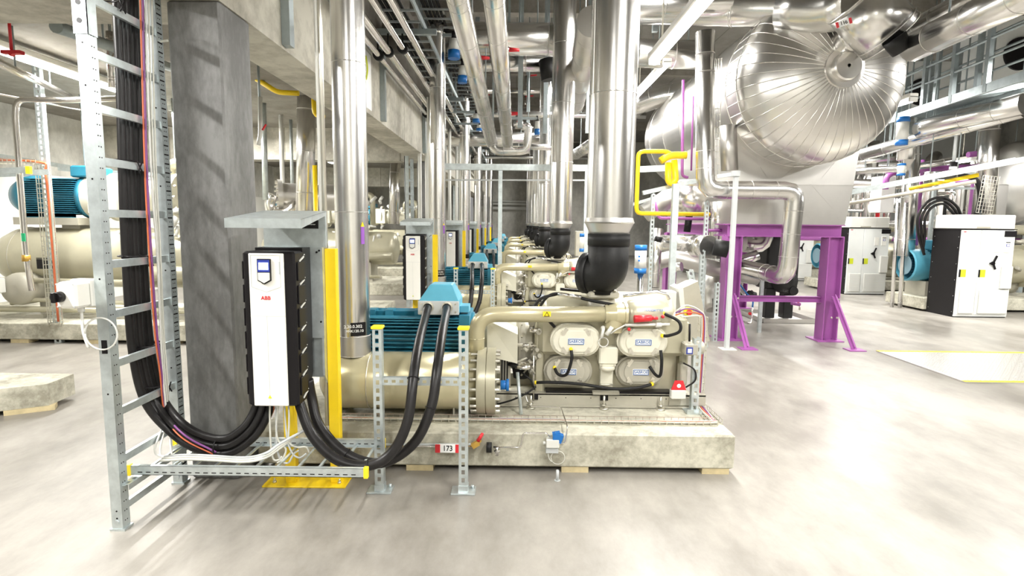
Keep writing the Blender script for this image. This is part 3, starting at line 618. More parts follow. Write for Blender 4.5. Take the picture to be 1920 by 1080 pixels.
# switch box
D = thing('isolator_switch', 'white isolator switch box with black rotary knob on the near ladder', 'switch', (-2.17, 2.78, 1.28))
MB().bbox(-2.235, -2.132, 2.70, 2.80, 1.215, 1.345, .012).build('enclosure', WHITE, D)
MB().bbox(-2.24, -2.13, 2.80, 2.86, 1.21, 1.35, .006).build('back_case', LGREY, D)
k_ = MB().cyl((-2.205, 2.695, 1.275), (-2.205, 2.66, 1.275), .027, .024, 20).build('rotary_knob', BLACK, D)
MB().bbox(-2.215, -2.195, 2.645, 2.662, 1.25, 1.30, .003).build('knob_grip', BLACK, k_)
mb = MB(); [mb.cyl((x, 2.698, z), (x, 2.702, z), .004, n=8) for x in (-2.225, -2.145) for z in (1.225, 1.335)]; mb.build('screw', GCAB, D)
mb = MB(); mb.cable([(-2.19, 2.8, 1.215), (-2.19, 2.8, 1.15), (-2.18, 2.79, 1.08), (-2.16, 2.79, 1.0)], .007); mb.cyl((-2.19, 2.8, 1.215), (-2.19, 2.8, 1.185), .016, n=10); mb.torus((-2.09, 2.79, 1.075), (0, 1, 0), .082, .0045, 30, 6); mb.build('coiled_cable', LGREY, D)
# ---- low horizontal cable tray under the converter
TX0, TX1, TF, TB, TZ_ = -2.10, -.80, 2.93, 3.362, .262
D = thing('cable_tray', 'low galvanised cable tray with yellow end caps in front of the pillar', 'cable tray', (-1.45, 3.14, .262))
for y0, q in ((TF, 1), (TB, -1)):
    mb = MB(); mb.box(TX0, TX1, y0, y0+.003, TZ_, TZ_+.052); mb.box(TX0, TX1, y0, y0+q*.02, TZ_+.05, TZ_+.053); mb.box(TX0, TX1, y0, y0+q*.02, TZ_, TZ_+.003)
    r = mb.build('side_rail', GALV, D)
    mb = MB(); [mb.box(TX0+.05+k*.045, TX0+.075+k*.045, y0-.001, y0+.004, TZ_+.014, TZ_+.019) for k in range(27)]; mb.build('slots', BLACK, r, kind='stuff')
    for x in (TX0, TX1): MB().bbox(x-.012, x+.012, y0-.006, y0+q*.018+.004, TZ_-.004, TZ_+.058, .002).build('end_cap', YELC, D)
for k in range(11):
    x = TX0+.07+k*.118; MB().bar((x, TF, TZ_+.014), (x, TB, TZ_+.014), .014, .010).build('rung', GALV, D)
MB().strut((-2.06, 2.84, .235), (-2.06, 3.40, .235), .04, .03, (1, 0, 0), (0, 0, 1)).build('support_rail', GALV, D)
for j, (off, lab) in enumerate(((0, 'front white cable lying in the low tray'), (4, 'rear white cable lying in the low tray'), (8, 'inner pale cable lying in the low tray'))):
    wires([(300+off, 864-off), (350, 861-off), (400, 863-off), (460, 866-off), (498, 858-off), (525, 840-off), (560+off*2, 812-off)], [(None, 2.98+off*.008)]*4+[(None, 3.02), (None, 3.08), (None, 3.18)], .008, WCAB if j < 2 else GCAB, 'tray_cable', lab, 'cable', 'cables in the low tray')
for j, px in enumerate(([(506, 752), (506, 790), (508, 835), (513, 861), (523, 862), (528, 856)], [(516, 752), (518, 790), (519, 835), (526, 862), (540, 868), (552, 850), (560, 845)], [(523, 752), (518, 800), (522, 826), (536, 842), (530, 860), (520, 868)],
                       [(533, 752), (535, 790), (540, 830), (550, 852), (562, 858), (575, 850)], [(541, 752), (542, 790), (542, 828), (556, 838), (574, 838), (580, 848)])):
    o = wires(px, [(None, 3.14)]*len(px), .0055, WCAB if j % 2 == 0 else GCAB, 'control_cable', ['first and straightest white control cable under the front converter', 'second, greyer control cable hanging under the front converter', 'third white control cable with a loop under the front converter', 'fourth, greyer control cable under the front converter', 'fifth white control cable under the front converter, nearest the motor cables'][j], 'cable', 'control cables under the front converter')
wires([(470, 822), (485, 812), (500, 795), (512, 770), (516, 752)], [(None, 3.22)]*5, .006, ORAN, 'control_cable', 'short orange cable rising from the low tray to the front converter', 'cable')
# ---------------------------------------------------------------- on and at the front plinth
def basket(mb, a, b, w, h, up, pitch=.05, nl=4, r=.0022):
    a = V3(a); b = V3(b); ax = (b-a).normalized(); up = V3(up); sd = ax.cross(up).normalized(); L = (b-a).length
    for i in range(nl): o = sd*(w*(i/(nl-1)-.5)); mb.bar(a+o, b+o, r*2, r*2, up)
    for q in (-1, 1): mb.bar(a+sd*q*w/2+up*h, b+sd*q*w/2+up*h, r*2, r*2, up)
    n = int(L/pitch)
    for k in range(n+1):
        c = a+ax*(L*k/n); mb.bar(c-sd*w/2, c+sd*w/2, r*2, r*2, up)
        for q in (-1, 1): mb.bar(c+sd*q*w/2, c+sd*q*w/2+up*h, r*2, r*2, ax)
D = thing('wire_basket_tray', 'zinc wire basket tray running along the front plinth and up its right end', 'cable tray', (.2, 3.82, .275))
mb = MB(); basket(mb, (-1.25, 3.80, .278), (1.42, 3.80, .278), .075, .03, (0, 0, 1)); mb.build('basket_run', ZINC, D)
mb = MB(); basket(mb, (1.42, 3.80, .278), (1.42, 4.32, .278), .09, .03, (0, 0, 1)); mb.build('basket_return', ZINC, D)
mb = MB(); basket(mb, (1.44, 4.24, .29), (1.44, 4.24, .96), .06, .03, (0, -1, 0)); mb.build('basket_riser', ZINC, D)
for j, (mt, dy, r, lab) in enumerate(((ORAN, 0, .006, 'orange cable lying in the wire basket on the front plinth'), (PURC, .014, .006, 'purple cable lying in the wire basket on the front plinth'), (WCAB, -.016, .006, 'white cable at the front of the plinth wire basket'), (WCAB, .027, .005, 'white cable at the back of the plinth wire basket'))):
    P = [V3((-1.22, 3.8+dy, .288)), V3((-.6, 3.8+dy*.5, .288)), V3((0, 3.8+dy, .289)), V3((.7, 3.8+dy*.7, .288)), V3((1.36, 3.8+dy, .288)), V3((1.41+dy*.4, 3.86, .288)), V3((1.42+dy, 4.10, .289)), V3((1.435+dy*.6, 4.215, .31)), V3((1.44+dy*.6, 4.22, .6)), V3((1.44+dy*.6, 4.22, .93)), V3((1.40, 4.2, .99+dy)), V3((1.30, 4.2, 1.0+dy*2)), V3((1.22, 4.2, .98+dy))]
    solo(MB().cable(P, r, 7, 6), 'plinth_cable', mt, lab, 'cable', 'cables in the plinth wire basket', P[0])
D = thing('slotted_post', 'single galvanised slotted post standing on the right end of the front plinth', 'post', (1.352, 4.1, .272))
mb = MB().strut((1.352, 4.08, .28), (1.352, 4.08, .83), .052, .05, (1, 0, 0), (0, -1, 0)); p = mb.build('post', GALV, D)
MB().box(1.28, 1.43, 4.0, 4.12, .272, .282).box(1.28, 1.33, 4.0, 4.004, .282, .31).build('foot_plate', GALV, D)
D = thing('control_box', 'grey beige control box with yellow red emergency stop on a slanted steel strut', 'control box', (1.42, 4.75, 0))
mb = MB(); poly(mb, [(lambda p: (p.x, p.z))(at(x, y, 4.58)) for x, y in ((1279, 541), (1309, 527), (1331, 640), (1290, 646))], 4.58, 4.80); mb.build('enclosure', GREYB, D)
mb = MB(); poly(mb, [(lambda p: (p.x, p.z))(at(x, y, 4.56)) for x, y in ((1272, 542), (1281, 538), (1290, 648), (1284, 648))], 4.56, 4.82); mb.build('door', LGREY, D)
mb = MB(); mb.bbox(1.225, 1.325, 4.55, 4.68, .95, 1.115, .006); sb = mb.build('side_box', LGREY, D); MB().box(1.242, 1.252, 4.547, 4.55, .98, 1.09).build('slot', BLACK, sb)
b_ = MB().cyl((1.424, 4.56, .952), (1.424, 4.545, .952), .036, n=24).build('emergency_stop', YELC, D, label='yellow emergency stop collar'); MB().cyl((1.429, 4.545, .949), (1.429, 4.52, .949), .021, n=18).build('push_button', RED, b_)
mb = MB(); mb.strut((1.66, 4.80, .60), (1.50, 4.80, 1.27), .05, .04, (1, 0, .24), (0, -1, 0)); mb.bar((1.64, 4.84, 0), (1.64, 4.84, .70), .04, .04); mb.box(1.56, 1.72, 4.78, 4.92, 0, .01); mb.build('strut_leg', GALV, D)
D = thing('lockout_tag', 'red and white tag hanging at the right end of the front compressor', 'tag', (1.22, 4.05, .42))
c_ = at(1272, 728, 4.06)
mb = MB(); poly(mb, [(c_.x-.055, c_.z-.01), (c_.x+.055, c_.z-.01), (c_.x+.03, c_.z+.06), (c_.x-.03, c_.z+.06)], 4.05, 4.058); mb.build('red_plate', RED, D)
MB().cyl((c_.x, 4.049, c_.z+.022), (c_.x, 4.047, c_.z+.022), .015, n=16).build('white_disc', WPLATE, D)
MB().bbox(c_.x-.055, c_.x+.055, 4.045, 4.10, c_.z-.08, c_.z-.012, .006).build('white_box', LGREY, D)
# number plate and the small line on the plinth's front face
D = thing('number_plate', 'white number plate with red ends reading 173', 'sign', at(839, 840, 3.53))
a, b2 = at(816, 833, 3.53), at(863, 849, 3.53)
MB().box(a.x, b2.x, 3.53, 3.535, b2.z, a.z).box((a.x+b2.x)/2-.01, (a.x+b2.x)/2+.01, 3.535, 3.59, (a.z+b2.z)/2-.01, (a.z+b2.z)/2+.01).build('plate', WPLATE, D)
MB().box(a.x, a.x+.032, 3.527, 3.53, b2.z, a.z).build('red_end', RED, D); MB().box(b2.x-.032, b2.x, 3.527, 3.53, b2.z, a.z).build('red_end', RED, D)
text('173', .052, ((a.x+b2.x)/2, 3.528, (a.z+b2.z)/2), FR, BLACK, D, 'number', .0008, .85)
D = thing('drain_line', 'thin stainless drain line with valves along the front plinth face', 'pipe', (0, 3.55, .2))
YL = 3.555
def P_(x, y, Y=YL): return at(x, y, Y)
mb = MB(); mb.pipe([P_(716, 837), P_(885, 837)], .006, 8); mb.pipe([P_(925, 838), P_(976, 839), P_(981, 812), P_(1026, 812), P_(1030, 822)], .0055, 8, .02); mb.pipe([P_(1048, 831), P_(1060, 831), P_(1064, 800), at(1052, 764, 4.05), at(995, 762, 4.05), at(988, 752, 4.08), at(985, 735, 4.1)], .0045, 7, .02); tb_ = mb.build('tube', STEEL, D)
mb = MB(); mb.bar(P_(716, 837)+V3((0, .02, 0)), P_(885, 837)+V3((0, .02, 0)), .02, .02); mb.build('mounting_rail', GCAB, D)
c = P_(893, 833); mb = MB(); mb.obox(c+V3((-.005, 0, .0)), (1, 0, .6), (0, 1, 0), (-.6, 0, 1), .05, .03, .034); mb.obox(c+V3((.012, 0, .018)), (1, 0, .9), (0, 1, 0), (-.9, 0, 1), .04, .026, .024); v_ = mb.build('drain_valve', BRASS, D, label='amber coloured valve body')
MB().cyl(c+V3((.012, -.005, .025)), c+V3((.042, -.01, .078)), .014, .009, 12).build('valve_handle', RED, v_, label='red tapered handle')
c = P_(917, 839); MB().cyl(c-V3((.017, 0, 0)), c+V3((.017, 0, 0)), .034, n=24).build('hose_coupling', RUB, D)
c = P_(932, 846); mb = MB(); mb.cyl(c+V3((0, 0, .03)), c-V3((0, 0, .03)), .009, n=8); mb.cyl(c-V3((.02, 0, 0)), c+V3((.02, 0, 0)), .007, n=8); mb.torus(c-V3((0, 0, .015)), (0, 1, 0), .012, .004, 12, 6); mb.build('bleed_valve', STEEL, D)
a, b2 = P_(1024, 822), P_(1048, 838)
mb = MB(); mb.bbox(a.x, b2.x, YL-.025, YL+.03, b2.z, a.z, .004); mb.cyl((a.x-.02, YL, a.z-.03), (a.x, YL, a.z-.03), .012, n=8); so = mb.build('solenoid_valve', LGREY, D)
MB().box(a.x, b2.x-.004, YL-.01, YL+.033, b2.z-.04, b2.z).build('valve_base', GCAB, so)
c = P_(1046, 820); MB().obox(c, (1, 0, -.35), (0, 1, 0), (.35, 0, 1), .06, .045, .055).obox(c+V3((-.01, 0, .02)), (1, 0, .2), (0, 1, 0), (-.2, 0, 1), .05, .04, .03).build('solenoid_coil', ACTB, so, label='blue solenoid coil')
mb = MB(); mb.torus(P_(1046, 858), (0, 1, 0), .045, .0025, 28, 5); mb.cable([P_(1032, 828), P_(1027, 842), P_(1029, 858), P_(1034, 866)], .0035, 6); mb.build('coiled_wire', WCAB, D)
a = atz(1045, 901); solo(MB().cyl(a, a+V3((0, 0, .07)), .010, n=10).cyl(a, a+V3((0, 0, .004)), .02, n=12), 'floor_pin', GCAB, 'small dark pin standing on the floor before the front plinth', 'pin', None, a)
mb = MB(); mb.cyl((-.005, 3.95, .272), (-.03, 4.02, .50), .008, n=8)
solo(MB().bar((.06, 3.95, .275), (.03, 4.06, .56), .02, .012).pipe([(.06, 3.95, .275), (.03, 4.06, .56)], .012, 8), 'support_rod', GALV, 'thin slanted galvanised rod beside the front separator flange', 'rod', None, (.05, 4, .275))
# small vertical tubes beside the first risers
for k in range(3):
    for j, (x, mt, r) in enumerate(((605, LGREY, .012), (612, ZINC, .015))):
        X = (x-966)/1053*3.62; y = 3.62+PITCHY*k
        o = solo(MB().pipe([(X, y, .30 if k == 0 else .28), (X, y, 2.9), (X, y+.0, 3.4)], r, 8), 'vertical_tube', mt, ('left' if j == 0 else 'right')+' of two thin vertical tubes beside the %s riser of the left row' % ORD[k], 'pipe', 'thin tubes by the left row', (X, y, .3))
c = V3((-1.28, 3.60, 1.32)); 
# ---------------------------------------------------------------- right side: vessel on its purple frame
CLAST = [None]
def clad(pts, r, name, label, cat='pipe', group=None, bend=None, mt=ALU, nb=None, n=28, seg=3, D=None, part='cladding', hang=None):
    if D is None: D = thing(name, label, cat, V3(pts[0]), group)
    MB().pipe(pts, r, n, bend if bend is not None else r*2.2, seg, True).build(part, mt, D)
    P = [V3(p) for p in pts]; w = max(.0025, r*.025)
    def tor(c, ax): MB().torus(c, ax, r+.001, w, n, 4).build('seam_band', ALUD if mt in (ALU, ALUD, STEEL) else mt, D)
    for a, b in zip(P, P[1:]):
        L = (b-a).length; q = int(L/(nb or 1.1)); ax = (b-a).normalized()
        for i in range(q): tor(a+ax*(L*(i+.5)/q), ax)
        if nb is None or nb < 9:
            for t in (r*2.3, L-r*2.3):
                if L > r*6: tor(a+ax*t, ax)
    CLAST[0] = D
    c = (P[0]+P[1])/2; zc = 3.6 if c.x < -2.2 else 6.1
    if hang is None: hang = c.z > 2.4
    if hang:
        for t in (.3, .7):
            c = P[0].lerp(P[1], t)
            if c.z < zc-.3: MB().cyl(c, V3((c.x, c.y, zc)), .010, n=6).build('hanger_rod', GALVD, D)
    return D
VX, VZ, VR, VY = 3.94, 3.56, 1.07, 7.62
D = thing('pressure_vessel', 'huge round ended aluminium clad vessel with radial seams on the purple frame', 'vessel', (VX, VY, 2.1))
prof = [(-.60*math.cos(a), VR*math.sin(a)) for a in [math.pi/2*i/18 for i in range(1, 18)]]
prof = [(-.60, .05)]+prof+[(0, VR), (5.2, VR)]
dm = MB().lathe((VX, VY, VZ), (0, 1, 0), prof, 88).build('shell', ALUM, D)
mb = MB()
for k in range(46):
    a = 2*math.pi*k/46; d = V3((math.cos(a), 0, math.sin(a))); mb.pipe([V3((VX, VY+t, VZ))+d*(r+.002) for t, r in prof[1:-1:2]]+[V3((VX, VY+.0, VZ))+d*(VR+.002), V3((VX, VY+.35, VZ))+d*(VR+.002)], .007, 4)
for y in (0, .38, 1.5, 2.6, 3.7, 4.8): MB().torus((VX, VY+y, VZ), (0, 1, 0), VR+.002, .0075, 88, 5).build('ring_band', ALUM, dm)
mb.build('cladding_seams', ALUM, dm)
mb = MB(); mb.lathe((VX, VY-.69, VZ), (0, 1, 0), [(0, .02), (0, .15), (.02, .165), (.08, .17), (.08, .235), (.12, .24)], 40, hard=True); mb.build('end_boss', ALUM, D)
D = thing('vessel_housing', 'grey sheet clad box under the big vessel', 'housing', (4.2, 9.5, 1.72))
mb = MB(); zb, zt = 1.685, 3.0
x0, x1 = at(1377, 409, 8.12).x, at(1585, 411, 8.12).x
mb.loft([rect(x0, x1, 8.12, 11.6, zb), rect(x0-.04, x1+.08, 8.12, 11.6, 2.25), rect(x0-.1, x1+.16, 8.14, 11.6, zt)], True, False); hs_ = mb.build('sheet_box', ALUD, D)
mb = MB(); mb.box(x0-.05, x1+.09, 8.114, 8.12, 2.243, 2.25)
for (p, q) in (((1440, 335), (1425, 312)), ((1465, 335), (1490, 312)), ((1540, 335), (1565, 305)), ((1400, 395), (1440, 355)), ((1520, 345), (1565, 395))): mb.bar(at(*p, 8.118), at(*q, 8.118), .003, .003, (0, 1, 0))
mb.build('fold_line', ALUD, hs_)
D = thing('purple_support_frame', 'purple painted steel frame carrying the big vessel', 'frame', (4, 8.1, 0))
def hbeam(mb, a, b, w, h, t, up):   # H profile: flanges apart along up
    a = V3(a); b = V3(b); up = V3(up).normalized()
    mb.bar(a+up*(h/2-t/2), b+up*(h/2-t/2), w, t, up); mb.bar(a-up*(h/2-t/2), b-up*(h/2-t/2), w, t, up); mb.bar(a, b, t, h-2*t, up)
bz = 1.685; f = MB(); hbeam(f, (x0-.06, 8.2, bz-.09), (x1+.0, 8.2, bz-.09), .20, .18, .014, (0, 0, 1)); f.build('top_beam', PURP, D)
for x in (3.15, 4.60):
    for yy in (8.18, 11.4):
        f = MB(); hbeam(f, (x, yy, .01), (x, yy, bz-.18), .22, .22, .014, (1, 0, 0)); p_ = f.build('post', PURP, D)
        MB().box(x-.20, x+.18, yy-.18, yy+.18, 0, .014).build('base_plate', PURP, p_)
        mb = MB()
        for z in (.35, .62): mb.cyl((x+.0, yy-.115, z), (x+.0, yy-.13, z), .014, n=8).cyl((x+.08, yy-.115, z), (x+.08, yy-.13, z), .014, n=8)
        mb.build('bolt', ZINC, p_)
f = MB(); hbeam(f, (3.24, 8.2, .60), (4.52, 8.2, .60), .09, .085, .01, (0, 0, 1)); f.build('cross_beam', PURP, D)
for x in (3.15, 4.60):
    f = MB(); f.bar((x+.02, 7.50, .01), (x+.02, 8.06, .66), .075, .012, (0, -1, 1)); f.bar((x+.02, 7.50, .02), (x+.02, 8.06, .67), .012, .07, (0, -1, 1)); b_ = f.build('brace', PURP, D)
    MB().box(x-.09, x+.13, 7.40, 7.58, 0, .012).build('brace_foot', PURP, b_)
for x in (3.15, 4.6): f = MB(); hbeam(f, (x, 8.3, bz-.09), (x, 11.5, bz-.09), .16, .18, .014, (0, 0, 1)); f.build('side_beam', PURP, D)
# thin grey post + bracket holding the pipe
D = thing('pipe_support_post', 'slim pale grey square post in front of the left purple column', 'post', (2.9, 7.47, 0))
pt = at(1381, 332, 7.47); MB().bbox(pt.x-.035, pt.x+.02, 7.44, 7.50, .01, pt.z, .002).build('post', GCAB, D); MB().box(2.79, 2.99, 7.38, 7.55, 0, .01).build('foot_plate', LGREY, D)
q_ = at(1378, 326, 7.47); MB().bbox(q_.x-.04, q_.x+.05, 7.42, 7.5, q_.z-.035, q_.z+.035, .003).bar(at(1345, 331, 7.6), at(1378, 326, 7.5), .05, .05).build('bracket', GCAB, D)
Y1 = 7.72
clad([at(1322, 60, Y1), at(1322, 356, Y1), at(1492, 357, Y1), at(1474, 520, Y1), at(1290, 478, 10.2), at(1230, 470, 12)], .122, 'insulated_pipe', 'shiny pipe bending down and across in front of the vessel box', hang=False, bend=.17, seg=3, nb=.8)
clad([at(1318, 100, 7.9), at(1318, 320, 7.9)], .03, 'thin_pipe', 'thin tube hidden beside the shiny down pipe', nb=4, hang=False)
# things around the vessel box
mb = MB(); basket(mb, at(1346, 110, 7.8), at(1341, 330, 7.8), .09, .03, (0, -1, 0), .08); solo(mb, 'wire_basket', ZINC, 'vertical wire basket right of the shiny down pipe', 'cable tray', None, at(1343, 200, 7.8))
clad([at(1365, 235, 7.9), at(1368, 320, 7.9)], .12, 'sheet_duct', 'short square looking sheet duct left of the vessel box', mt=ALUD, n=4, nb=3, hang=False)
# manifold along the top right with the number 116
D = clad([at(1130, 8, 8.8), at(1470, 12, 7.6), at(1560, 20, 7.3)], .26, 'header_pipe', 'large horizontal header pipe at the top, left of the 116 drum', nb=1.2, n=36)
D = thing('valve_drum', 'aluminium drum with number 116 above the vessel, tilted', 'drum', at(1640, 50, 7.0))
c0 = at(1636, 34, 6.6); axd = V3((.73, 0, -.68)).normalized()
dr = MB().cyl(c0-axd*.30, c0+axd*.30, .325, n=44).build('drum_shell', ALU, D)
for t in (-.29, .29, .22): MB().torus(c0+axd*t, axd, .327, .007, 44, 5).build('seam_band', ALUD, dr)
MB().pipe([at(1470, 12, 7.3), at(1540, 18, 7.0), c0-axd*.25], .27, 28, .3, 4).build('inlet_elbow', ALU, D)
nk = MB().pipe([at(1612, 50, 6.85), at(1585, 84, 7.1), at(1574, 112, 7.35)], .19, 28, .2, 4).build('outlet_neck', ALU, D)
MB().torus(at(1585, 84, 7.1), V3((-.4, .3, -.9)), .195, .007, 30, 5).build('seam_band', ALUD, nk)
MB().cyl(c0, V3((c0.x, c0.y, 6.1)), .015, n=8).build('hanger_rod', GALVD, D)
cb_ = at(1676, 72, 6.35); MB().cyl(cb_, cb_+V3((.10, -.0, -.13)), .12, .10, 20).build('black_plug', RUB, D, label='black rubber plug')
pl_ = at(1582, 43, 6.27); pp = thing('number_plate', 'small white number plate with red ends reading 116', 'sign', pl_)
R_ = (math.pi/2, -.33, 0); e1 = V3((math.cos(.33), 0, math.sin(.33))); e2 = V3((-math.sin(.33), 0, math.cos(.33)))
MB().obox(pl_, e1, (0, 1, 0), e2, .175, .006, .06).build('plate', WPLATE, pp)
for s_ in (-1, 1): MB().obox(pl_+e1*s_*.072+V3((0, -.002, 0)), e1, (0, 1, 0), e2, .03, .006, .06).build('red_end', RED, pp)
text('116', .052, pl_+V3((0, -.004, 0)), R_, BLACK, pp, 'number')
MB().bar(pl_, pl_+V3((.12, .12, -.02)), .02, .02).build('bracket', ZINC, pp)
clad([at(1712, 88, 6.4), at(1990, -45, 4.6)], .155, 'return_pipe', 'large shiny pipe climbing out at the top right', nb=1.0)
clad([at(1700, 58, 7.4), at(1990, -95, 5.2)], .10, 'return_pipe', 'smaller shiny pipe above the large one at the top right', nb=1.0)
# second vessel behind, ring duct
D = clad([at(1175, 205, 12.6), at(1240, 178, 12.2), at(1330, 172, 11.6)], .22, 'vessel_bend', 'segmented shiny bend above the rear part of the vessel', nb=.35)
# yellow pipework
D = clad([at(1262, 291, 8.0), at(1250, 284, 8.0), at(1197, 284, 8.0), at(1193, 400, 8.0), at(1330, 402, 8.4)], .030, 'yellow_pipe', 'yellow gas pipe loop left of the shiny down pipe', mt=YEL, hang=False, bend=.08, nb=9, n=14)
D = clad([at(1238, 302, 8.0), at(1255, 291, 8.0), at(1287, 291, 8.0)], .05, 'yellow_manifold', 'fat yellow pipe piece on top of the yellow loop', mt=YEL, hang=False, bend=.1, nb=9, n=14)
D = clad([at(1253, 305, 8.05), at(1253, 340, 8.05), at(1260, 345, 8.05), at(1267, 338, 8.05), at(1264, 300, 8.05)], .045, 'yellow_trap', 'yellow u-bend hanging under the yellow manifold', mt=YEL, hang=False, bend=.06, nb=9, n=14)
for i, (px, lab) in enumerate((([(1281, 150), (1279, 330), (1290, 333)], 'purple riser left of the shiny down pipe, the left one'), ([(1300, 180), (1296, 320)], 'thinner purple riser next to the shiny down pipe'),
                          ([(1228, 378), (1235, 409), (1330, 411)], 'thin purple pipe under the yellow loop'), ([(1325, 432), (1365, 432)], 'short purple pipe left of the purple column'))):
    clad([at(x, y, 8.6) for x, y in px], .022 if i != 1 else .014, 'purple_pipe', lab, mt=PURP, hang=False, bend=.05, nb=9, n=12)
# beams/trays at mid height and posts
def post(x0_, y0_, x1_, y1_, Y, w, lab, slot=True, name='steel_post', group='galvanised posts right of the row'):
    a, b = at(x0_, y0_, Y), at(x1_, y1_, Y); x = b.x; z0 = 0
    mb = MB()
    if slot: mb.strut((x, Y, z0), (x, Y, a.z), w, w, (1, 0, 0), (0, -1, 0), .06, .035)
    else: mb.box(x-w/2, x+w/2, Y-w/2, Y+w/2, z0, a.z)
    return solo(mb, name, GALV, lab, 'post', group, (x, Y, z0))
def floory(px, py): return atz(px, py).y
post(1262, 345, 1256, 600, 7.2, .075, 'bright galvanised post under the yellow u-bend', False); post(1218, 364, 1214, 640, 8.2, .05, 'slotted post left of the one under the yellow u-bend')
post(1327, 378, 1322, 450, 8.0, .05, 'slotted post between yellow loop and pipe cluster'); post(1318, 470, 1312, 578, 7.9, .06, 'slotted post left of the purple column, lower one')
post(1347, 530, 1342, 585, 8.0, .06, 'short slotted post with yellow cap beside the purple column'); post(1430, 520, 1424, 606, 8.7, .05, 'grey post with foot plate in front of the black pump', False)
post(1298, 500, 1296, 560, 11, .08, 'dark steel post far behind the control box', False)
for (a, b, Y, w, lab) in (((1196, 318), (1258, 315), 11.5, .12, 'galvanised beam under the rear of the vessel'), ((1205, 362), (1310, 338), 8.2, .06, 'cable rail rising right behind the yellow pipes'), ((1180, 385), (1330, 340), 9.5, .05, 'second cable rail behind the yellow pipes')):
    solo(MB().bar(at(*a, Y), at(*b, Y), w, w), 'cable_rail', GALV, lab, 'rail', None, at(*a, Y))
# inverted drum and pipes behind
D = thing('receiver_drum', 'shiny upright drum hanging left of the purple frame', 'drum', at(1297, 400, 9.0))
MB().cyl(at(1295, 350, 9), at(1293, 402, 9), .27, n=36).lathe(at(1295, 350, 9), (0, 0, 1), [(0, .27), (.1, .2)], 36).build('shell', ALU, D)
MB().cyl(at(1293, 400, 9), at(1288, 435, 9), .055, n=14).build('black_neck', RUB, D)
clad([at(1345, 378, 8.8), at(1345, 440, 8.8), at(1345, 480, 8.9)], .125, 'insulated_pipe', 'fat upright shiny pipe left of the purple column', nb=.4)
clad([at(1208, 400, 9.5), at(1250, 375, 9.5), at(1275, 350, 9.6)], .16, 'insulated_pipe', 'slanted matt sheet pipe behind the bright post', mt=ALUD)
clad([at(1232, 430, 8.6), at(1225, 540, 8.4)], .09, 'strainer_pipe', 'upright shiny strainer pipe behind the bright post', nb=.4)
clad([at(1225, 545, 8.4), at(1228, 570, 8.4), at(1245, 575, 8.6)], .09, 'rubber_bend', 'black insulated bend below the upright strainer pipe', mt=RUB, nb=9, n=20); c_ = at(1236, 572, 8.5); MB().cyl(V3((c_.x, c_.y, 0)), c_, .03, n=10).build('leg', GALVD, CLAST[0])
clad([at(1240, 455, 8.3), at(1330, 458, 8.3)], .115, 'insulated_pipe', 'level shiny pipe ending at the black valve, left of purple column', nb=.35)
clad([at(1305, 462, 8.2), at(1330, 463, 7.9)], .16, 'round_valve', 'round shiny valve casing before the black valve', nb=.3, cat='valve')
o = clad([at(1338, 463, 7.8), at(1365, 468, 7.75)], .115, 'black_valve', 'black insulated valve left of the purple column', cat='valve', mt=RUB, nb=9)
clad([at(1240, 450, 8.1), at(1228, 447, 8.1)], .04, 'black_stub', 'small black stub at the left end of the level pipe', mt=RUB, nb=9)
clad([at(1210, 500, 9.2), at(1262, 480, 9.2), at(1330, 503, 9.0), at(1420, 520, 9.0)], .13, 'insulated_pipe', 'long matt shiny pipe low behind the purple column', mt=ALUD, nb=.6)
clad([at(1258, 502, 8.0), at(1278, 500, 7.9)], .065, 'pipe_stub', 'short capped shiny stub behind the bright post', nb=3)
clad([at(1340, 512, 9.3), at(1335, 560, 9.3), at(1340, 580, 9.2)], .14, 'pump_pipe', 'upright dull shiny pipe low behind the purple column', mt=ALUD, nb=.4)
clad([at(1350, 560, 9.0), at(1352, 590, 9.0)], .12, 'black_filter', 'black insulated filter low left behind the purple column', mt=RUB, nb=9)
clad([at(1395, 458, 9), at(1430, 462, 9), at(1438, 425, 9)], .125, 'insulated_pipe', 'shiny elbow rising under the vessel between the purple columns', nb=.4, bend=.2)
clad([at(1375, 492, 8.8), at(1395, 488, 8.8), at(1420, 478, 8.8)], .085, 'insulated_pipe', 'lower shiny branch between the purple columns', nb=.4)
clad([at(1352, 485, 8.7), at(1382, 487, 8.7)], .07, 'black_branch', 'black insulated branch beside the purple column', mt=RUB, nb=9)
clad([at(1388, 523, 9.2), at(1385, 540, 9.2), at(1398, 556, 9.1), at(1412, 550, 9.1)], .06, 'braided_bend', 'small shiny corrugated bend between the purple columns', nb=.15)
clad([at(1402, 552, 8.9), at(1415, 556, 8.9)], .07, 'black_elbow', 'small black elbow below the shiny corrugated bend', mt=RUB, nb=9)
D = thing('refrigerant_pump', 'black insulated pump block on a steel drip pan under the vessel', 'pump', atz(1460, 598))
g = atz(1455, 600); 
mb = MB(); mb.bbox(g.x-.22, g.x+.35, g.y, g.y+.5, .55, 1.5, .03); mb.lathe((g.x+.1, g.y-.1, .7), (0, 1, 0), [(0, .1), (.05, .22), (.4, .22)], 24); mb.build('pump_housing', RUB, D)
for dx in (-.2, .12): MB().bbox(g.x+dx, g.x+dx+.17, g.y+.0, g.y+.2, .03, .56, .01).build('leg', RUB, D)
g2 = at(1489, 546, g.y-.1); MB().cyl(g2, g2+V3((0, .2, 0)), .075, n=20).build('round_cap', RUB, D)
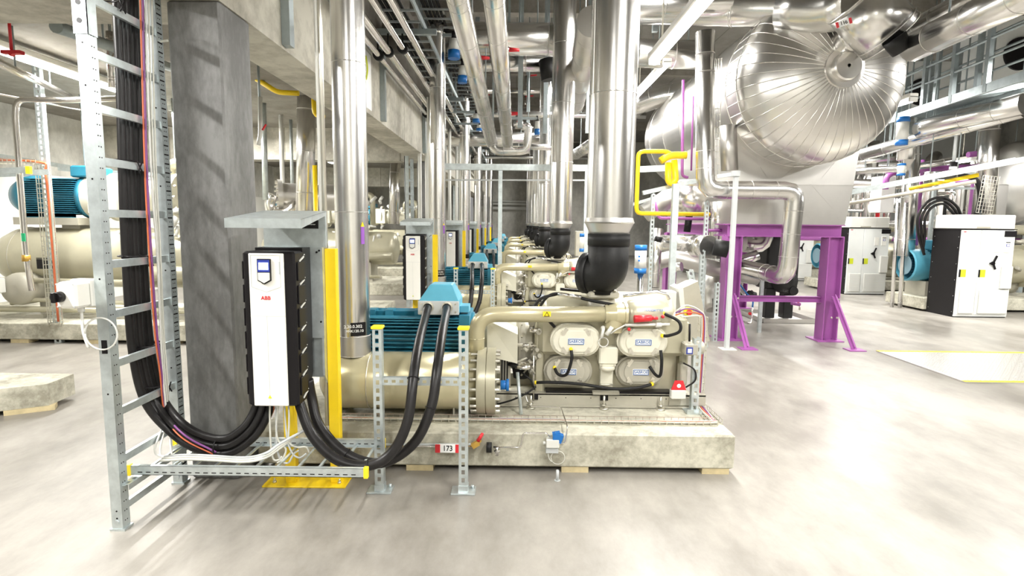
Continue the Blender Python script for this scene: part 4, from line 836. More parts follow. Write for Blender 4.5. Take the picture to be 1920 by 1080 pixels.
a, b2 = atz(1430, 606), atz(1522, 604); mb = MB(); mb.box(a.x, b2.x, a.y, a.y+.006, 0, .075); mb.box(b2.x, b2.x+.006, a.y, a.y+1.1, 0, .075); mb.box(a.x, a.x+.006, a.y, a.y+1.1, 0, .075); mb.box(a.x, b2.x, a.y+1.1, a.y+1.106, 0, .075); mb.box(a.x, b2.x, a.y, a.y+1.1, .0, .005); mb.build('drip_pan', ALUD, D)
D = thing('valve_block', 'small grey valve block with blue base under the vessel', 'valve', at(1395, 450, 9.3)); MB().bbox(*(lambda p: (p.x-.13, p.x+.1, 9.25, 9.4, p.z-.18, p.z+.15))(at(1400, 435, 9.3)), .01).build('block', LGREY, D); MB().bbox(*(lambda p: (p.x-.13, p.x+.08, 9.24, 9.4, p.z-.08, p.z))(at(1398, 448, 9.3)), .01).build('blue_base', ACTB, D)
D = thing('drain_tap', 'small purple tap with red lever behind the right purple column', 'tap', at(1492, 570, 8.9)); MB().cyl(at(1484, 568, 8.9), at(1500, 571, 8.9), .03, n=12).build('body', PURP, D); MB().bar(at(1496, 567, 8.88), at(1508, 563, 8.85), .03, .01).build('lever', RED, D); MB().cyl(at(1500, 571, 8.9), at(1499, 581, 8.9), .015, n=8).build('nozzle', ZINC, D)
D = thing('hose_assembly', 'thin blue hose ending in a small tap low between the purple columns', 'hose', at(1411, 560, 8.5)); MB().cable([at(1385, 530, 8.6), at(1400, 550, 8.6), at(1411, 562, 8.5), at(1411, 576, 8.5)], .012).build('hose', ACTB, D); MB().pipe([at(1411, 576, 8.5), at(1409, 605, 8.5), at(1402, 606, 8.5), at(1384, 600, 8.8)], .015, 8).build('pipe', STEEL, D); MB().sphere(at(1406, 588, 8.5), .025).build('tap', RED, D)
# white/blue pneumatic actuators
def actuator(x, y, Y, w, h, lab, group='blue ended actuators'):
    c = at(x, y, Y); D = thing('valve_actuator', lab, 'actuator', c, group); ph = h*Y/1053; pw = w*Y/1053/2
    MB().cyl(c-V3((0, 0, ph*.32)), c+V3((0, 0, ph*.32)), pw*.95, n=24).build('body', LGREY, D)
    for s_ in (-1, 1): MB().cyl(c+V3((0, 0, s_*ph*.32)), c+V3((0, 0, s_*ph*.5)), pw, pw*.97, 24).build('end_cap', ACTB, D)
    return D
D = actuator(1201, 486, 7.0, 23, 53, 'grey cylinder actuator with blue ends right of the front black elbow'); mb = MB(); c = at(1198, 484, 6.9); [mb.cyl(c+V3((0, 0, z)), c+V3((0, -.02, z)), .012, n=10) for z in (-.03, .02)]; mb.build('blue_dot', ACTB, D)
mb = MB(); mb.cyl(at(1201, 512, 7.0), V3((at(1201, 512, 7).x, 7.0, 0)), .04, n=10); mb.build('stem', STEEL, D)
actuator(1091, 455, 9.2, 9, 34, 'distant grey actuator with blue ends left of the front riser')
for (x0_, y0_, x1_, y1_, Y, w, lab) in ((1104, 320, 1097, 480, 9.5, .075, 'grey steel post left of the front riser'), (940, 320, 937, 500, 9.5, .065, 'grey steel post in the middle of the corridor')): post(x0_, y0_, x1_, y1_, Y, w, lab, False)
solo(MB().box(at(836, 312, 9.5).x, at(1112, 312, 9.5).x, 9.45, 9.55, at(900, 319, 9.5).z, at(900, 307.5, 9.5).z), 'cross_beam', GALV, 'pale green galvanised beam spanning the corridor at mid height', 'beam', None, (.2, 9.5, 2.6))
solo(MB().bar(V3((-1.744, 11, at(850, 338, 11).z)), at(1112, 338, 11), .03, .03).bar(at(1112, 338, 11), V3((at(1112, 338, 11).x, 11, 0)), .03, .03), 'cross_rod', GCAB, 'thin dark rod spanning the corridor below the galvanised beam', 'rod', None, at(836, 338, 11))
for i, (y_, w) in enumerate(((377, .11), (382, .13), (390, .18))):
    a = at(925, y_, 30.6); b = at(987, y_, 30.6); solo(MB().cyl((-2.0, 30.7, a.z), (3.0, 30.7, a.z), w/2, n=12), 'wall_pipe', LGREY, ['top', 'middle', 'lowest'][i]+' of three level pipes on the end wall', 'pipe', 'pipes on the end wall', a)
# corridor second row right of the elbows: stands with little parts (far)
for k in range(3):
    y = 8.9+k*PITCHY
    solo(MB().bbox(1.45, 1.72, y, y+.25, .9, 1.5, .01).bar((1.6, y+.2, 0), (1.6, y+.2, .95), .05, .05), 'control_box', GREYB, ['second', 'third', 'fourth'][k]+' control box of the row, behind the front compressor', 'control box', None, (1.6, y, 0))
# ---------------------------------------------------------------- drive cabinets
def cabinet(lab, off=0):
    X0, X1, Y0, Y1 = 8.235, 9.215, 10.44, 11.15; zt = at(1804, 430, 10.44).z
    D = thing('drive_cabinet', lab, 'cabinet', (8.7, 10.8, 0), 'white drive cabinets')
    MB().box(X0, X1, Y0+.02, Y1, 0, zt).build('black_body', BLACK, D)
    mb = MB(); [mb.cyl((X0-.002, y, z), (X0, y, z), .006, n=8) for y in (Y0+.06, Y1-.05) for z in (.1, .4, .7, 1.0, 1.3, 1.5)]; mb.build('rivet', LGREY, D, kind='stuff')
    MB().box(X0, X1, Y0-.002, Y0+.03, .02, .05).build('kick_strip', WHITEG, D)
    for x0_, x1_ in ((X0, X0+.355), (X0+.36, X1)):
        d = MB().bbox(x0_, x1_, Y0-.01, Y0+.02, .05, zt-.01, .004).build('door', WHITEG, D)
        MB().bbox(x0_+.055, x1_-.02, Y0-.04, Y0-.01, .075, .53, .01).build('filter_grille', LGREY, d)
        mb = MB(); [mb.box(x0_+.07, x1_-.035, Y0-.0425, Y0-.04, .10+k*.028, .108+k*.028) for k in range(15)]; mb.build('louvre', WHITEG, d)
        MB().box(x0_+.012, x0_+.03, Y0-.03, Y0-.01, .76, .90).build('latch', BLACK, d)
        MB().box(x0_+.045, x0_+.14, Y0-.013, Y0-.01, .76, .90).build('yellow_sticker', LIME, d)
    MB().bbox(X1-.20, X1-.01, Y0-.06, Y0-.01, .55, .97, .01).build('side_vent', LGREY, D)
    MB().bbox(X1-.36, X1-.25, Y0-.018, Y0-.01, 1.22, 1.42, .004).build('instruction_pocket', WHITE, D)
    p_ = MB().bbox(X1-.19, X1-.07, Y0-.02, Y0-.01, 1.22, 1.44, .004).build('operator_panel', WHITE, D)
    MB().box(X1-.155, X1-.095, Y0-.023, Y0-.02, 1.33, 1.38).build('display', NAVY, p_); MB().box(X1-.145, X1-.105, Y0-.025, Y0-.023, 1.34, 1.37).build('display_field', WPLATE, p_); MB().box(X1-.165, X1-.085, Y0-.023, Y0-.02, 1.40, 1.415).build('black_strip', BLACK, p_)
    MB().box(X1-.20, X1+.02, Y0-.016, Y0-.008, zt-.13, zt-.02).build('name_plate', BLACK, D)
    mb = MB(); c = V3((X1-.37, Y0-.03, 1.02)); mb.cyl(c+V3((0, .03, 0)), c-V3((0, .01, 0)), .035, n=14); mb.bar(c, c+V3((.06, 0, .14)), .03, .02, (0, 1, 0)); mb.bar(c, c+V3((.05, 0, -.11)), .03, .02, (0, 1, 0)); mb.bar(c+V3((-.06, 0, 0)), c, .03, .02, (0, 1, 0)); mb.build('main_switch', BLACK, D)
    text('ABB', .03, (X0+.05, Y0-.012, zt-.045), FR, RED, D, 'logo')
    h = MB().bbox(X0-.02, X1-.03, Y0-.02, Y1-.05, zt+.012, zt+.27, .01).build('roof_unit', WHITE, D)
    mb = MB(); [mb.box(X0+.02, X1-.06, Y0-.0225, Y0-.02, zt+.05+k*.024, zt+.058+k*.024) for k in range(9)]; mb.box(X0+.30, X0+.303, Y0-.0235, Y0-.02, zt+.02, zt+.27); mb.box(X0+.62, X0+.623, Y0-.0235, Y0-.02, zt+.02, zt+.27); mb.build('roof_louvre', LGREY, h)
    MB().box(X0+.25, X0+.5, Y0-.024, Y0-.02, zt+.02, zt+.05).build('roof_latch', GREYB, h)
    MB().box(X0-.02, X1+.02, Y0-.02, Y1, zt, zt+.012).build('roof_plate', BLACK, D)
    return D
c1 = cabinet('nearest white drive cabinet with black side, at the right edge')
dup(c1, (-.03, 3.44, 0), 'second white drive cabinet, right behind the purple frame'); dup(c1, (-.05, 6.88, 0), 'farthest white drive cabinet, seen between the purple columns')
# big compressor sets standing right of the cabinets, and their mirror images in the left bay
GRILL = mat('fan_grille_blue_grey', (.16, .26, .31), .45)
def bigset(lab, X, Y, flip=1, grp='large compressor sets on low plinths', z0=.27, mz=.62):
    D = thing('large_compressor_set', lab, 'compressor', (X, Y, z0), grp)
    def f(dx): return X+flip*dx
    a = (flip, 0, 0)
    mb = MB(); mb.lathe((f(.05), Y, z0+mz), a, [(0, .30), (.02, .33), (.35, .335), (.36, .30), (1.0, .30), (1.0, .34), (1.08, .34)], 36, hard=True); m_ = mb.build('motor', BLUEL, D)
    mb = MB(); mb.cyl((f(.045), Y, z0+mz), (f(.06), Y, z0+mz), .2, n=30); mb.build('fan_grille', GRILL, m_)
    mb = MB()
    for k in range(30):
        t = 2*math.pi*k/30; d = V3((0, math.cos(t), math.sin(t))); mb.obox(V3((f(.68), Y, z0+mz))+d*.315, (1, 0, 0), d, d.cross(V3((1, 0, 0))), .62, .05, .010)
    mb.build('cooling_fins', BLUE, m_); MB().bbox(min(f(.5), f(.95)), max(f(.5), f(.95)), Y-.2, Y+.2, z0+mz+.3, z0+mz+.52, .02).build('terminal_box', BLUE, m_)
    MB().box(min(f(.3), f(1.1)), max(f(.3), f(1.1)), Y-.3, Y+.3, z0, z0+mz-.32).build('motor_foot', GREYB, D)
    mb = MB(); mb.lathe((f(1.08), Y, z0+mz), a, [(0, .34), (.15, .36), (.35, .30), (.35, .42), (.42, .42), (.42, .36), (1.3, .36), (1.3, .44), (1.38, .44), (1.4, .2)], 32, hard=True); cb = mb.build('compressor_casing', BEIGE, D)
    mb = MB(); mb.bolts((f(1.43), Y, z0+mz), a, .39, .02, .03, 16); mb.bolts((f(2.46), Y, z0+mz), a, .40, .02, .04, 16); mb.build('bolt', ZINC, cb, kind='stuff')
    mb = MB(); mb.pipe([(f(1.8), Y, z0+mz+.3), (f(1.8), Y, z0+mz+.75), (f(2.6), Y, z0+mz+.75), (f(2.6), Y, z0+.2)], .10, 18, .2); mb.pipe([(f(1.55), Y-.25, z0+mz+.3), (f(1.55), Y-.3, z0+mz+.5), (f(.8), Y-.3, z0+mz+.52)], .03, 8, .08); mb.build('pipework', BEIGE, D)
    mb = MB()
    for q in range(18): x = f(1.2+random.random()*1.3); z = z0+mz+random.uniform(-.3, .6); r = random.uniform(.02, .06); mb.cyl((x, Y-.38, z), (x+random.uniform(-.15, .15), Y-.42, z+random.uniform(-.12, .12)), r, n=10)
    mb.split('fitting', GREYB, D); MB().lathe((f(1.2), Y+.1, z0+.22), a, [(0, .05), (.05, .18), (1.2, .18), (1.25, .05)], 20).build('oil_tank', GREYB, D)
    return D
for k, (y, l1) in enumerate(((11.75, 'nearest large set on the right, blue motor showing left of the cabinet'), (15.2, 'second large set on the right, behind the second cabinet'), (18.6, 'third large set on the right, motor seen between the purple columns'))):
    bigset(l1, 8.10, y)
    solo(MB().bbox(8.17-.03*k, 11.8, y-.6, y+.55, .04, .27, .01), 'concrete_plinth', PLINM, ['nearest', 'second', 'third'][k]+' low concrete plinth on the right, under a large set', 'plinth', 'plinths of the large sets', (9, y, .04))
# loop of black cables over the near cabinet
for j, (dr_, lab) in enumerate(((0, 'outer'), (6, 'middle'), (12, 'inner'))):
    wires([(1733-dr_*.2, 478-dr_), (1722+dr_, 440), (1722+dr_, 405+dr_*.6), (1740+dr_*.5, 378+dr_), (1768, 370+dr_), (1792-dr_, 385+dr_*.6), (1802-dr_, 403)], [(None, 11.3)]*7, .026, CABM, 'motor_cable', lab+' black cable of the loop over the nearest cabinet', 'cable', 'cable loop over the cabinet', 10)
wires([(1800, 328), (1830, 338), (1838, 370), (1830, 405)], [(None, 11.2)]*4, .05, CABM, 'motor_cable', 'black cable dropping onto the nearest cabinet roof from the tray', 'cable')
# floor plate
A, B, C_ = atz(1645, 659), atz(1808, 719), atz(1960, 636)
D = thing('floor_plate', 'aluminium tread plate on the floor with yellow taped edges', 'plate', (6, 6.7, 0))
mb = MB(); mb.box(4.87, 8.0, 5.92, 7.43, 0, .012); pl2 = mb.build('tread_plate', mat('tread_plate', (.83, .82, .80), .32, .85), D)
mb = MB()
for i in range(60):
    for j in range(28):
        x = 4.95+i*.05; y = 6.0+j*.05; s_ = 1 if (i+j) % 2 else -1; mb.obox((x, y, .0125), (1, s_, 0), (-s_, 1, 0), (0, 0, 1), .034, .007, .004)
mb.build('tread_lug', ALUD, pl2, kind='stuff')
for y in (5.92, 7.37):
    mb = MB(); mb.box(4.87, 8.0, y, y+.06, .0125, .014); tp = mb.build('hazard_tape', YELC, D)
    mb = MB(); [mb.add([(4.9+k*.12, y, .0145), (4.93+k*.12, y, .0145), (4.97+k*.12, y+.06, .0145), (4.94+k*.12, y+.06, .0145)], [(0, 1, 2, 3)]) for k in range(25)]; mb.build('tape_stripe', LIME, tp)
# ---- right background pipes, trays, columns
bgp = [([(1590, 385), (1600, 373), (1640, 362), (1860, 322)], 0, 0, 0, '')]
def P2(l, Y): return [at(x, y, Y if not isinstance(Y, (list, tuple)) else Y[i]) for i, (x, y) in enumerate(l)]
for (l, Y, r, lab, mt) in (
    ([(1596, 296), (1920, 206)], (12.6, 9.6), .13, 'long level shiny pipe crossing the right side, lower fat one', ALU),
    ([(1725, 243), (1760, 232), (1920, 195)], (11, 10.6, 9.4), .17, 'fat level shiny pipe at the upper right under the walkway', ALU),
    ([(1590, 322), (1700, 316), (1790, 300)], (12.8, 12, 11.5), .07, 'thin level shiny pipe left of the white cabinet columns', ALU),
    ([(1600, 306), (1680, 296)], (13, 12.6), .05, 'short level shiny pipe above the thin one on the right', ALU)):
    clad(P2(l, Y), r, 'insulated_pipe', lab, mt=mt, nb=1.3)
for (x, y0_, y1_, Y, r, lab) in ((1638, 265, 470, 14.9, .14, 'bright upright pipe left of the blue ended actuator'), (1712, 258, 480, 11.8, .15, 'bright upright pipe below the blue ended actuator'), (1704, 215, 300, 11.8, .17, 'shiny upright filter beside the blue ended actuator'),
                          (1858, 205, 402, 11.3, .17, 'bright fat upright pipe right of the pump column near the cabinet'), (1684, 380, 576, 11.4, .035, 'thin upright tube left of the right blue motor'), (1699, 380, 576, 11.6, .04, 'second thin upright tube left of the right blue motor')):
    clad([at(x, y0_, Y), at(x-(y1_-y0_)*.06, y1_, Y)], r, 'upright_pipe', lab, nb=1.5)
actuator(1692, 246, 11.2, 21, 50, 'white actuator with blue ends on the upper right'); actuator(1690, 318, 11.2, 14, 22, 'small blue ended actuator below the larger one on the right')
for (l, Y, lab) in (([(1722, 335), (1725, 317), (1830, 313)], 12, 'purple level pipe behind the bright upright pipe'), ([(1660, 355), (1662, 330), (1690, 318)], 12.5, 'small purple bend between the bright upright pipes'), ([(1728, 300), (1715, 460)], 12.2, 'purple upright pipe right of the bright upright pipe'), ([(1815, 290), (1860, 286)], 12.5, 'short purple level pipe near the fat upright pipe')):
    clad(P2(l, Y), .06, 'purple_pipe', lab, mt=PURP, bend=.1, nb=9, n=14)
clad([at(1705, 354, 11.0), at(1835, 328, 10.2)], .035, 'yellow_pipe', 'thin level yellow pipe right of the bright upright pipe', mt=YEL, nb=9)
D = thing('cable_tray', 'long galvanised cable tray rising right above the cabinets', 'cable tray', at(1600, 360, 11.5)); mb = MB(); a, b2 = at(1590, 362, 11.6), at(1935, 296, 9.4); mb.bar(a, b2, .01, .09); mb.bar(a+V3((0, .3, 0)), b2+V3((0, .3, 0)), .01, .09); mb.build('side_rail', GALV, D)
mb = MB(); [mb.bar(a.lerp(b2, k/16), a.lerp(b2, k/16)+V3((0, .3, 0)), .03, .02) for k in range(17)]; mb.build('rung', GALV, D)
solo(MB().pipe([at(1590, 382, 11.4), at(1830, 340, 10.0)], .035, 10), 'level_tube', GREYB, 'long thin level tube below the tray above the cabinets', 'pipe', None, at(1590, 382, 11.4))
mb = MB(); basket(mb, at(1857, 330, 9.9), at(1843, 400, 9.9), .25, .05, (0, -1, 0), .06, 6, .003); solo(mb, 'wire_basket', ZINC, 'upright wire basket above the nearest cabinet, right side', 'cable tray', None, at(1850, 360, 9.9))
c = at(1900, 345, 12.9); D = thing('air_vessel', 'large shiny vessel cut by the right picture edge', 'vessel', c); MB().cyl(c, c+V3((4.5, 0, 0)), .95, n=48).lathe(c, (-1, 0, 0), [(0, .95), (.10, .88), (.20, .7), (.27, .4), (.28, .01)], 48).build('shell', ALUM, D)
for x in (.8, 3.6): MB().box(c.x+x, c.x+x+.15, 12.6, 13.2, 0, c.z-.7).build('leg', GALV, D)
MB().bbox(*(lambda p: (p.x-.15, p.x+.12, 11.5, 11.8, 0, p.z+.1))(at(1872, 356, 11.6)), .01).build('sheet_leg', ALUD, D)
solo(MB().bbox(*(lambda p: (p.x-.16, p.x+.16, 13, 13.4, 2.0, p.z))(at(1668, 330, 13)), .01), 'sheet_column', LGREY, 'pale grey sheet column between cabinets and bright pipes', 'column', None, at(1668, 380, 13))
# signal lamp
c = at(1787, 318, 10.6); D = thing('signal_lamp', 'black and white signal beacon on the tray above the cabinet', 'lamp', c); MB().cyl(c-V3((0, 0, .12)), c+V3((0, 0, .14)), .06, n=16).build('body', BLACK, D); MB().cyl(c, c+V3((0, 0, .05)), .065, n=16).build('white_ring', WHITE, D); MB().cyl(c+V3((0, 0, .14)), c+V3((0, 0, .7)), .03, n=8).build('rod', GCAB, D)
# walkway
D = thing('walkway', 'galvanised walkway with railing high on the right', 'walkway', (9.5, 9, 4.1))
def WP(x, y, Y): return at(x, y, Y)
w0, w1 = at(1695, 232, 12.5), at(2010, 138, 8.2); dirw = (w1-w0)
nrm = V3((-dirw.y, dirw.x, 0)).normalized()*-.55
mb = MB(); mb.bar(w0, w1, .05, .14); mb.bar(w0+nrm, w1+nrm, .05, .14); mb.build('edge_beam', GALVD, D)
mb = MB(); [mb.bar(w0.lerp(w1, k/60), w0.lerp(w1, k/60)+nrm, .008, .04) for k in range(61)]; mb.build('grating', GALVD, D, kind='stuff')
for k in range(6):
    p = w0.lerp(w1, k/5)
    for n_ in (0, 1):
        q = p+nrm*n_; MB().bar(q-V3((0, 0, .06)), q+V3((0, 0, 1.05)), .07, .07).build('railing_post', GALVD, D)
for z in (.45, .75, 1.05):
    for n_ in (0, 1): MB().pipe([w0+nrm*n_+V3((0, 0, z)), w1+nrm*n_+V3((0, 0, z))], .022, 8).build('handrail', GALVD, D)
for k in range(4):
    p = w0.lerp(w1, .1+k*.27)+nrm*.5; MB().bar(p, V3((p.x, p.y, 6.05)), .07, .07).build('hanger', GALVD, D)
for i, (x, y) in enumerate(((1728, 172), (1915, 100))):
    c = at(x, y, 13.5 if i == 0 else 11); D = thing('duct_opening', ['white sheet unit with round black fan opening behind the walkway', 'second white fan unit at the right edge behind the walkway'][i], 'fan unit', c, None)
    MB().bbox(c.x-.5, c.x+.9, c.y+.05, c.y+.9, c.z-.6, c.z+.7, .01).build('casing', WHITEG, D); MB().cyl(c+V3((0, .05, 0)), c+V3((0, .0, 0)), .30, n=30).build('fan_opening', BLACK, D); MB().cyl(c+V3((.2, .4, .6)), V3((c.x+.2, c.y+.4, 6.1)), .03, n=8).build('hanger_rod', GALVD, D)
for k in range(5):
    X = 6.2+k*2.6; clad([(X, 20+k*.8, .0), (X, 20+k*.8, 4.2), (X+1.5, 20+k*.8, 4.2)], .2, 'far_pipe', ['first', 'second', 'third', 'fourth', 'fifth'][k]+' upright fat pipe from the left, far behind the cabinets', group='far pipes behind the cabinets')
solo(MB().bbox(6.0, 18, 22, 22.3, 0, 6, .01), 'machine_screen', WHITEG, 'pale screen wall far behind the cabinets', 'screen', None, (12, 22, 0))

# pipework standing between and behind the cabinets
CL = [(1598, 300, 15.1, .06, STEEL, 'thin shiny'), (1612, 330, 15.2, .11, ALU, 'fat shiny'), (1650, 345, 15.2, .05, RED, 'thin red'), (1668, 300, 15.6, .14, ALU, 'broad shiny'), (1728, 330, 14.2, .05, STEEL, 'slim shiny'),
      (1745, 300, 16.0, .16, ALU, 'broad shiny'), (1766, 350, 14.6, .07, WHITE, 'white'), (1786, 345, 15.0, .05, STEEL, 'slim shiny'), (1806, 300, 16.2, .15, ALUD, 'dull'), (1828, 290, 14.4, .08, ALU, 'shiny'), (1880, 300, 14.0, .16, ALU, 'fat shiny'), (1905, 310, 15.4, .10, WHITE, 'white')]
NB = ['left of the second cabinet hood', 'above the left part of the second cabinet', 'above the right part of the second cabinet', 'just right of the second cabinet', 'left of the black cable loop', 'inside the black cable loop, left one', 'inside the black cable loop, middle one', 'inside the black cable loop, right one', 'above the left end of the nearest cabinet', 'above the middle of the nearest cabinet', 'right of the nearest cabinet hood', 'at the right picture edge behind the nearest cabinet']
for (x, y0_, Y, r, mt, w), nb_ in zip(CL, NB):
    a = at(x, y0_, Y); clad([V3((a.x, Y, 0)), V3((a.x, Y, a.z)), V3((a.x+.5, Y+.5, a.z+.15))], r, 'upright_pipe', w+' upright pipe in the background, '+nb_, mt=mt, nb=1.0 if mt in (ALU, ALUD) else 9, n=18, group='background pipes on the right', hang=False)
for i, (z, Y, r, mt) in enumerate(((2.1, 15.0, .05, STEEL), (1.75, 14.9, .09, ALU), (2.75, 14.4, .12, ALU), (3.3, 15.4, .16, ALU), (1.35, 15.3, .06, PURP), (2.4, 16.5, .10, WHITE))):
    clad([(6.8, Y, z), (17.5, Y, z)], r, 'level_pipe', ['thin shiny', 'shiny lower', 'fat shiny', 'fattest shiny and highest', 'purple', 'white'][i]+' level pipe far behind the drive cabinets', mt=mt, nb=1.4 if mt is ALU else 9, n=18, group='level pipes behind the cabinets', hang=True)
for i, (x, Y) in enumerate(((9.9, 13.5), (11.9, 13.2), (13.9, 14.0))):
    D = thing('pipe_rack', ['left', 'middle', 'right'][i]+' galvanised pipe rack frame behind the drive cabinets', 'rack', (x, Y, 0), 'pipe racks behind the cabinets')
    for q in (0, 1.1): MB().bar((x+q, Y, 0), (x+q, Y, 3.0), .07, .07).build('upright', GALV, D)
    for z in (1.3, 1.9, 2.6, 2.95): MB().bar((x, Y, z), (x+1.1, Y, z), .05, .05).build('cross_rail', GALV, D)
    for k in range(5): MB().pipe([(x+.15+k*.2, Y+.08, .1), (x+.15+k*.2, Y+.08, 2.2+.15*k), (x+.15+k*.2, Y+.6, 2.2+.15*k)], .025+.01*(k % 3), 10, .1).build('riser', (STEEL, RUB, STEEL, LGREY, PURP)[k], D)
# ---------------------------------------------------------------- overhead
for i, (l, Y, r, lab) in enumerate((
    ([(845, -40), (918, 262), (928, 285), (990, 283), (993, 236), (975, 236)], (5.6, 10.0, 10.3, 10.3, 10.5, 10.5), .15, 'left of the two long overhead pipes, bending right at its far end'),
    ([(918, -50), (948, 270)], (5.4, 11.5), .15, 'right of the two long overhead pipes'))):
    if i == 0: clad([at(850, -40, 4.9), at(922, 268, 10.4)], .105, 'overhead_pipe', lab, group='long overhead pipes', nb=.75); clad([at(922, 262, 10.4), at(926, 284, 10.3), at(988, 283, 10.3), at(991, 238, 10.3), at(978, 236, 10.3)], .075, 'overhead_bend', 'bent shiny pipe at the far end of the overhead pipes', nb=.6, bend=.12)
    else: clad([at(922, -50, 4.9), at(952, 272, 11.6)], .105, 'overhead_pipe', lab, group='long overhead pipes', nb=.75)
clad([at(722, 70, 8.9), at(1130, 76, 8.9)], .235, 'cross_duct', 'fat shiny duct crossing the corridor overhead', nb=1.4, n=36)
clad([at(1195, 100, 9.5), at(1330, 104, 9.5)], .22, 'cross_duct', 'fat shiny duct piece between front riser and lamp', nb=.9, n=36)
clad([at(1195, 12, 7.8), at(1560, 0, 7.8)], .15, 'cross_duct', 'fat shiny duct at the very top right of the front riser', nb=1.2, n=36)
clad([at(900, 96, 9.4), at(1150, 100, 9.4)], .05, 'cross_pipe', 'thin shiny pipe crossing just under the fat overhead duct', nb=2)
clad([at(870, 118, 9.8), at(1022, 118, 9.8)], .14, 'cross_pipe', 'shorter shiny pipe under the fat overhead duct', nb=1.2)
clad([at(760, 260, 13.5), at(1070, 262, 13.5)], .17, 'cross_pipe', 'distant shiny pipe crossing the corridor low overhead', nb=1.2)
clad([at(960, 274, 12), at(1060, 278, 12)], .06, 'cross_pipe', 'thin distant pipe below the bent overhead pipe', nb=2)
clad([at(1024, 112, 9.6), at(1030, 150, 9.6)], .13, 'rubber_joint', 'black rubber joint under the overhead duct', mt=RUB, nb=9)
clad([at(1110, 40, 6.5), at(1078, 200, 12)], .17, 'overhead_pipe', 'dull shiny pipe running back between the first two risers', mt=ALUD, group=None, nb=.9)
clad([at(1078, 290, 14), at(1120, 265, 11.0)], .12, 'elbow_pipe', 'bright shiny elbow between the first two risers at mid height', nb=.5)
# dark hangers and roof beams
for i, (x, Y, y1_) in enumerate(((805, 10, 45), (975, 9.6, 240), (1022, 11, 250), (1102, 10, 250), (895, 12, 190), (1228, 9, 60), (1272, 9, 60), (990, 14, 250))):
    a = at(x, y1_, Y); solo(MB().box(a.x-.04, a.x+.04, Y-.04, Y+.04, a.z, 6.1), 'roof_hanger', GALVD, ['hanger holding the fat overhead duct, leftmost', 'dark hanger between the two long overhead pipes', 'dark hanger left of the second riser', 'dark hanger between the first two risers', 'dark hanger above the left blue actuators', 'dark hanger right of the front riser, left one', 'dark hanger right of the front riser, right one', 'farthest dark hanger in the corridor'][i], 'hanger', 'roof hangers', a)
for i, y in enumerate((7, 11.5, 16, 20.5, 25)): struct(MB().box(-2.1, 19.8, y, y+.25, 5.75, 6.1), 'trim_%d' % (20+i), CEILM)
# cable trays and pipes along the top of the concrete beam
for i, (x, z, lab) in enumerate(((-1.52, 3.93, 'overhead cable ladder above the concrete beam, lower one'), (-1.30, 4.45, 'overhead cable ladder above the concrete beam, upper one'))):
    D = thing('overhead_cable_ladder', lab, 'cable ladder', (x, 9, z), 'overhead cable ladders'); w = .42
    for q in (0, w): MB().box(x+q-.01, x+q+.01, 2, 24, z, z+.07).build('side_rail', GALVD, D)
    mb = MB(); [mb.box(x, x+w, 2.2+k*.35, 2.23+k*.35, z+.01, z+.03) for k in range(62)]; mb.build('rung', GALV, D, kind='stuff')
    mb = MB(); [mb.pipe([(x+.06+j*.05, 2, z+.055), (x+.06+j*.05, 24, z+.055)], .02, 6) for j in range(5)]; mb.build('cables', RUB, D, kind='stuff')
for i, (x, z, r, mt) in enumerate(((-1.64, 3.62, .030, STEEL), (-1.52, 3.66, .042, STEEL), (-1.35, 3.70, .030, STEEL), (-1.22, 3.78, .036, STEEL))):
    solo(MB().pipe([(x, 2.2, z), (x, 24, z)], r, 12), 'ceiling_pipe', mt, ['first and leftmost', 'second and thicker', 'third', 'fourth and rightmost'][i]+' long thin pipe hung along the concrete beam', 'pipe', 'pipes along the concrete beam', (x, 2.2, z))
for k in range(4):
    y = 6.9+k*3.6; D = thing('pipe_bracket', ['first', 'second', 'third', 'fourth'][k]+' dark bracket holding the pipes along the concrete beam', 'bracket', (-1.5, y, 3.6), 'brackets along the beam')
    MB().box(-1.742, -.95, y, y+.06, 3.86, 3.92).build('arm', GALVD, D)
    for x, z in ((-1.64, 3.62), (-1.52, 3.66), (-1.35, 3.70)): mb = MB().cyl((x, y-.02, z), (x, y+.05, z), .062, n=18); mb.bar((x, y, z), (x, y, 3.86), .02, .02); mb.build('clamp', RUB, D)
# poster on the beam
a, b2 = atx(681, 92, -1.74), atx(695, 212, -1.74)
D = thing('wall_poster', 'white poster with blue and green curved marks on the concrete beam', 'poster', (-1.74, 6.2, 3.3)); MB().box(-1.744, -1.738, 5.75, 6.95, 2.98, 3.62).build('sheet', WPLATE, D)
for mt, y, h in ((ACTB, 6.55, .17), (NAVYT, 6.60, .14), (LIME, 6.72, .13)): MB().pipe([(-1.736, y-.03, 3.42+h), (-1.736, y+.03, 3.42+h*.3), (-1.736, y+.03, 3.42-h*.3), (-1.736, y-.03, 3.42-h)], .014, 6, .1).build('curved_mark', mt, D)
# steel channels hung on the beam
for i, y in enumerate((4.33, 7.4, 10.7, 13.8)):
    solo(MB().box(-1.742, -1.68, y, y+.085, 2.95, 3.93), 'steel_channel', GALVD, ['nearest', 'second', 'third', 'farthest'][i]+' grey steel channel on the face of the concrete beam', 'channel', 'channels on the beam', (-1.7, y, 2.8))
